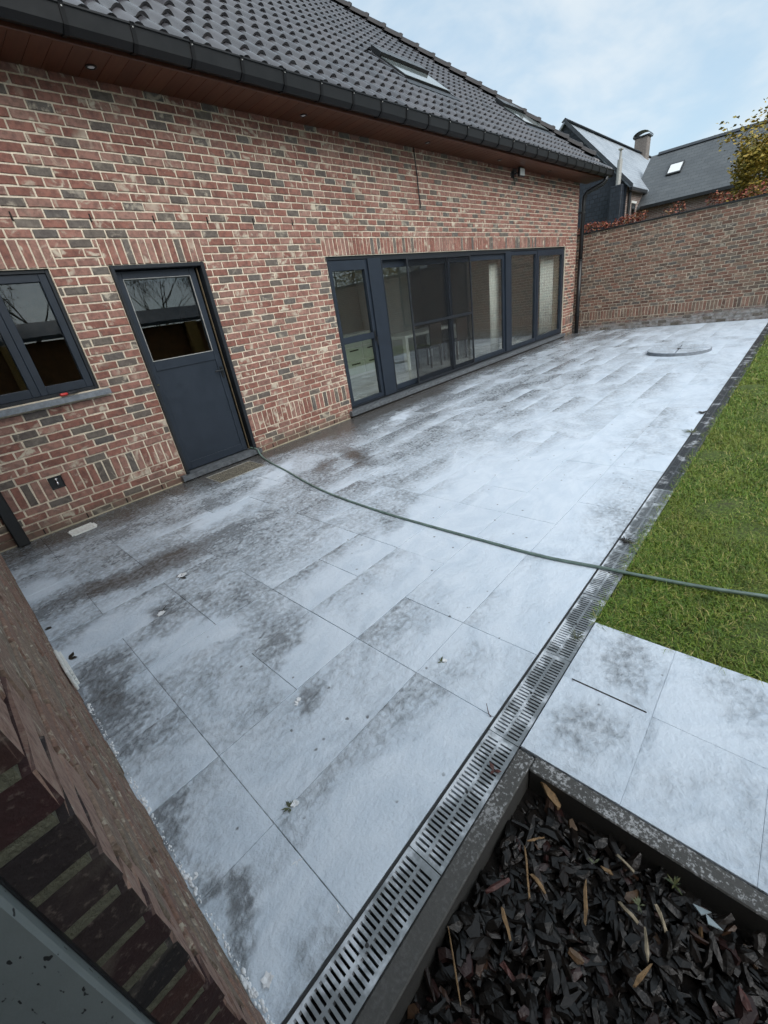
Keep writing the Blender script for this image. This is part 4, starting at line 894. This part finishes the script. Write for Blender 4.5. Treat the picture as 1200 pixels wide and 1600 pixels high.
sprig('fallen_leaf', (-.055, -1.9, 0), 2, .05, 'leaf_dark', 'black leaf at the foot of the annex wall beyond the vent', 'leaf', .2, 16, .5)
sprig('fallen_leaf', (-.045, -3.98, .002), 2, .016, 'foam_white', 'foam coated leaf at the wall foot near the camera', 'leaf', .3, 17, .5)
sprig('grass_tuft', (1.60, -4.552, 0), 26, .045, 'weed_green', 'grass tuft growing over the drain edge beside the first pale slab', 'grass tuft', .9, 18, .07)
sprig('debris_clump', (2.58, -4.50, 0), 40, .05, 'leaf_dark', 'dark clump of dirt and dead grass across the drain grate beyond the hose', 'debris', .35, 19, .1)
sprig('debris_clump', (5.6, -4.43, 0), 26, .07, 'leaf_dark', 'dark moss clump on the patio edge of the far drain', 'debris', .4, 20, .12)
sprig('debris_clump', (4.9, -4.45, 0), 22, .07, 'weed_green', 'mossy green clump on the middle stretch of the drain edge', 'debris', .4, 22, .1)
sprig('dead_leaf', (.81, -4.555, 0), 3, .03, 'red_bark', 'curled brown leaf stuck on the drain grate by the kerb', 'leaf', .5, 21, .5)
sprig('foam_clump', (.285, -4.06, .003), 42, 0.0143, 'foam_white', 'white foam clump clinging to the weed near the drain', 'foam clump', .5, 61, .75)
sprig('foam_clump', (.72, -2.10, .003), 54, 0.0303, 'foam_white', 'white foam clump over the dark wilted weed on the left', 'foam clump', .25, 62, .75)
sprig('foam_clump', (.44, -2.43, .003), 36, 0.0248, 'foam_white', 'white foam flecks edging the bare triangular patch', 'foam clump', .2, 63, .75)
sprig('foam_clump', (.57, -3.71, .003), 27, 0.0132, 'foam_white', 'white foam flecks beside the weed on the dark tile corner', 'foam clump', .4, 64, .75)
sprig('foam_clump', (1.13, -4.12, .002), 24, 0.0121, 'foam_white', 'white foam fleck round the pale weed tuft', 'foam clump', .4, 65, .75)
sprig('foam_clump', (-.03, -4.36, .002), 30, 0.0165, 'foam_white', 'white foam lump in the corner of annex wall and drain', 'foam clump', .4, 66, .75)
tag(MB().tube([(.995, -4.44, .001), (.99, -4.432, .02), (1.005, -4.415, .052)], [.0022, .002, .0012], 5).build('twig', 'red_bark'), 'short brown twig sticking up at the drain rim', 'twig')
# foam ridge at the foot of the annex wall
fb3 = MB(); rg = random.Random(6)
for k in range(300):
    y = -4.44 + 1.6 * rg.random() ** 1.2; xw = -.115 + .0087 * -y; r_ = rg.uniform(.001, .0032) * (1.8 if math.sin(y * 17) > .5 else 1); c = Vector((xw + rg.uniform(.002, .016), y, rg.uniform(0, .004)))
    v = []; 
    for i in range(4):
        ph = math.pi / 2 * i / 3
        for j in range(6): v.append(c + Vector((r_ * math.cos(ph) * math.cos(j * 1.047), 1.8 * r_ * math.cos(ph) * math.sin(j * 1.047), .7 * r_ * math.sin(ph))))
    fb3.add(v, [(i * 6 + j, i * 6 + (j + 1) % 6, (i + 1) * 6 + (j + 1) % 6, (i + 1) * 6 + j) for i in range(3) for j in range(6)])
tag(fb3.build('foam_ridge', 'foam_white', smooth=True, fix=False), 'white foam bubbles along the foot of the annex wall', 'foam', kind='stuff')

# ------------------------------------------------------------------ neighbours beyond the wall
na = tag(empty('slate_roofed_house', (24, 4.5, 0)), 'tall neighbouring house with slate hung gable and pale slate roof', 'house')
P = lambda x, y, z: (x - 24, y - 4.5, z)
MB().add([P(24, 1.78, 0), P(24, 7.3, 0), P(24, 7.3, 4.72), P(24, 4.53, 7.55), P(24, 1.78, 4.72)], [(0, 1, 2, 3, 4)]).build('gable_wall', 'slate_gable', na, fix=False)
MB().box(.06, 18, -2.72, 2.8, 0, 4.7).build('wall', 'neighbour_brick_x', na)
rb = MB()
for sgn in (-1, 1):
    e = 4.53 + sgn * 2.95; rb.add([P(23.85, 4.53, 7.66), P(42, 4.53, 7.66), P(42, e, 4.60), P(23.85, e, 4.60), P(23.85, 4.53, 7.56), P(42, 4.53, 7.56), P(42, e, 4.50), P(23.85, e, 4.50)], [(0, 1, 2, 3), (7, 6, 5, 4), (0, 3, 7, 4), (1, 5, 6, 2), (3, 2, 6, 7)])
rf = rb.build('roof', 'slate_pale', na)
MB().prof([(-.16, 7.62), (.16, 7.62), (0, 7.74)], -.17, 18).build('ridge', 'slate_plain', rf)
MB().prof([(-3.0, 4.50), (0, 7.52), (0, 7.70), (-3.0, 4.66)], -.19, -.152).build('verge_board', 'slate_plain', rf)
chx = 35.2
chm = MB().bbox(11.5, 12.2, -.35, .35, 7.0, 8.4, .02).build('chimney', 'chimney_brick', na)
cb = MB(); n = 8
for k in range(n):
    a0, a1 = math.pi * k / n, math.pi * (k + 1) / n
    cb.add([(x_, .46 * math.cos(a), 8.46 + .26 * math.sin(a)) for x_ in (11.42, 12.28) for a in (a0, a1)], [(0, 1, 3, 2)])
cb.bbox(11.44, 12.26, -.44, .44, 8.4, 8.47, .01); cb.build('cowl', 'black_metal', chm, fix=False)
sc_ = MB().bbox(-.45, .02, -2.65, -2.18, 0, 4.72, .02).build('slate_stack', 'slate_gable', na)
MB().tube([(-.22, -2.42, 4.7), (-.22, -2.42, 5.62)], .10, 10).tube([(-.22, -2.42, 5.6), (-.22, -2.42, 5.95)], .05, 8).bbox(-.32, -.12, -2.5, -2.34, 5.93, 5.99, .01).build('flue', 'zinc_light', sc_)
MB().tube([(.25, -2.80, 4.45), (.25, -2.80, .0)], .06, 8).build('downpipe', 'black_metal', na)
MB().bbox(-.15, 2.2, -3.0, -2.86, 4.44, 4.56, .01).build('gutter', 'black_metal', na)
wn = MB().bbox(.9, 1.5, -2.735, -2.70, 2.9, 4.05, .01).build('window', 'black_metal', na); MB().box(.98, 1.42, -2.745, -2.737, 2.98, 3.95).build('pane', 'glass', wn); MB().bbox(.85, 1.55, -2.76, -2.70, 4.06, 4.16, .01).build('lintel', 'white_plastic', wn)
nb_ = tag(empty('brick_wing', (26, -3, 0)), 'low brick wing with long dark slate roof behind the garden wall', 'house')
MB().box(0, 6, -9, 4.7, 0, 4.0).build('wall', 'neighbour_brick_y', nb_)
rb = MB(); pr = [(-.25, 3.92), (3.0, 6.24), (6.25, 3.92), (6.25, 3.82), (3.0, 6.12), (-.25, 3.82)]
rb.v = [(a, yy, b_) for yy in (-9.3, 5.2) for a, b_ in pr]; n = 6
rb.f = [(i, (i + 1) % n, n + (i + 1) % n, n + i) for i in range(n)] + [tuple(range(n)), tuple(range(2 * n - 1, n - 1, -1))]; rb.mi = [0] * len(rb.f)
rf2 = rb.build('roof', 'slate_dark', nb_); MB().prof([(2.85, 6.20), (3.15, 6.20), (3.0, 6.32)], -9.3, 4.9, axis=1).build('ridge', 'slate_plain', rf2)
MB().bbox(-.40, -.24, -9.3, 4.6, 3.80, 3.93, .01).build('gutter', 'black_metal', nb_)
sx0, sy0 = 1.35, 3.62                       # roof window
def wp(x, y, h): return (x - h * .58, y, 3.92 + (x + .25) * .7138 + h * .81)
def wbox(x0, x1, y0, y1, h0, h1): return MB().add([wp(x_, y_, h_) for h_ in (h0, h1) for y_ in (y0, y1) for x_ in (x0, x1)], [(0, 2, 3, 1), (4, 5, 7, 6), (0, 1, 5, 4), (2, 6, 7, 3), (0, 4, 6, 2), (1, 3, 7, 5)])
skn = wbox(1.30, 1.95, 3.52, 4.10, .0, .07).build('skylight', 'black_metal', nb_); wbox(1.37, 1.88, 3.57, 4.05, .071, .078).build('pane', 'lamp_lens', skn)
MB().tube([(3.0, .3, 6.28), (3.0, .3, 6.5)], .04, 6).bbox(2.93, 3.07, .2, .4, 6.48, 6.58, .02).build('roof_ornament', 'slate_plain', nb_)
# yellowing tree behind the wall
def leaf_cloud(b, rg, c, rad, n, size, squash=(1, 1, 1)):
    for _ in range(n):
        v = Vector((rg.gauss(0, 1), rg.gauss(0, 1), rg.gauss(0, 1))).normalized() * rad * rg.random() ** .45
        p = Vector(c) + Vector((v.x * squash[0], v.y * squash[1], v.z * squash[2])); s = size * rg.uniform(.6, 1.3)
        ro = Matrix.Rotation(rg.uniform(0, 6.28), 3, 'Z') @ Matrix.Rotation(rg.uniform(-1.2, 1.2), 3, 'X') @ Matrix.Rotation(rg.uniform(-.6, .6), 3, 'Y')
        b.add([p + ro @ Vector(q) * s for q in ((-.5, 0, 0), (-.1, -.32, .04), (.5, 0, -.03), (-.1, .32, .04))], [(0, 1, 2, 3)])
def tree(name, loc, h, spread, nl, size, lmat, lab, seed, bare=0, levels=3, r0=.11, leafp=1.0, lean=(0, 0)):
    rg = random.Random(seed); t = tag(empty(name, loc), lab, 'tree'); wood = MB(); lv = MB(); tips = []
    def grow(p, d_, L, r_, lev):
        q = p; pts = [p]; rad = [r_]
        for k in range(4):
            d_ = (d_ + Vector((rg.uniform(-.18, .18), rg.uniform(-.18, .18), rg.uniform(-.02, .14)))).normalized(); q = q + d_ * L / 4; pts.append(q); rad.append(max(.006, r_ * (1 - .17 * (k + 1))))
        wood.tube(pts, rad, 6 if lev < 2 else 4, cap=False)
        if lev == levels: tips.extend(pts[1:]); return
        for k in range(rg.choice((3, 4)) if lev else 6):
            i = rg.choice((2, 3, 4)) if lev else rg.choice((2, 3, 3, 4, 4)); a = rg.uniform(0, 6.283); sp = rg.uniform(.5, 1.0)
            nd = (d_ * .75 + Vector((math.cos(a), math.sin(a), .15)) * sp).normalized(); grow(pts[i], nd, L * rg.uniform(.55, .75) * spread, rad[i] * .6, lev + 1)
    grow(Vector((0, 0, -.1)), Vector((lean[0], lean[1], 1)).normalized(), h * .5, r0, 0)
    wood.build('trunk', 'tree_bark', t, smooth=True, fix=False)
    if nl:
        zm = max(p.z for p in tips)
        for p in tips:
            k = leafp if p.z < zm * .78 else leafp * .3
            leaf_cloud(lv, rg, p, .30, int(nl / len(tips) * rg.uniform(.2, 1.8) * k) , size)
        lv.build('crown', lmat, t, fix=False)
    return t
tree('yellowing_tree', (18.2, -3.25, 0), 5.2, .9, 15000, .095, 'leaf_yellow', 'sparse tree with yellow green leaves rising behind the garden wall', 31, levels=3)
def creeper(y0, y1, z, n, lab, seed, x=14.30):
    rg = random.Random(seed); b = MB()
    for _ in range(n):
        y = rg.uniform(y0, y1); hgt = .10 + .14 * abs(math.sin(y * 3.1 + seed)) ; leaf_cloud(b, rg, (x + rg.uniform(-.1, .25), y, z + rg.uniform(-.03, hgt)), .07, 3, .055)
    st2 = MB()
    for _ in range(14):
        y = rg.uniform(y0, y1); st2.tube([(x, y, z - .1), (x + rg.uniform(-.05, .1), y + rg.uniform(-.1, .1), z + .05), (x + rg.uniform(-.1, .1), y + rg.uniform(-.2, .2), z + rg.uniform(.15, .32))], [.006, .005, .002], 4, cap=False)
    e = tag(empty('creeper', (0, 0, 0)), lab, 'creeper', 'red creepers on the garden wall'); b.build('leaves', 'leaf_red', e, fix=False); st2.build('stems', 'tree_bark', e, fix=False)
creeper(-1.45, .4, 2.53, 520, 'red and brown creeper on the wall top beside the house corner', 2)
creeper(-2.35, -1.9, 2.52, 60, 'small red creeper tuft on the middle of the garden wall', 5)
creeper(-5.2, -2.75, 2.55, 520, 'red creeper below the yellowing tree on the wall top', 7)
# garden behind the camera's right, seen only mirrored in the panes
shd = tag(empty('garden_shed', (6.2, -13.0, 0)), 'brown timber shed mirrored in the back door pane', 'shed')
MB().box(-4.6, 4.6, -3, 0, 0, 2.05).build('wall', 'brown_timber', shd); MB().prof([(.35, 2.08), (-3.4, 2.72), (-3.4, 2.84), (.35, 2.20)], -4.9, 4.9).build('roof', 'slate_plain', shd)
for px0 in (-4.0, -1.2, 1.9): MB().box(px0, px0 + .45, .2, .34, 0, 2.07).build('post', 'ochre_post', shd)
leaf_mat('leaf_brown', [(0, (.05, .035, .02)), (.5, (.10, .075, .04)), (1, (.16, .12, .07))])
tree('bare_tree', (9.0, -17.4, 0), 6.5, 1.1, 9000, .06, 'leaf_brown', 'bare branching tree mirrored in the back door pane', 52, levels=4, r0=.13)
tree('bare_tree', (4.2, -17.2, 0), 6.0, 1.1, 16000, .07, 'leaf_brown', 'brown twiggy tree mirrored in the left window pane', 57, levels=4, r0=.13)
hg = tag(empty('tall_hedge', (15.6, -10.5, 0)), 'tall olive green hedge behind the garden wall, mirrored in the garden door', 'hedge')
hb_ = MB(); rg = random.Random(4)
for _ in range(900): leaf_cloud(hb_, rg, (rg.uniform(-.5, .4), rg.uniform(-5.5, 5.0), rg.uniform(1.6, 4.3) + .3 * math.sin(_ * 1.7)), .35, 9, .13)
hb_.build('foliage', 'leaf_yellow', hg, fix=False)
for k in range(9): MB().tube([(0, -5 + k * 1.2, 0), (.05, -5 + k * 1.2, 2.0), (0, -4.9 + k * 1.2, 3.9)], [.06, .05, .02], 6).build('stem', 'tree_bark', hg)
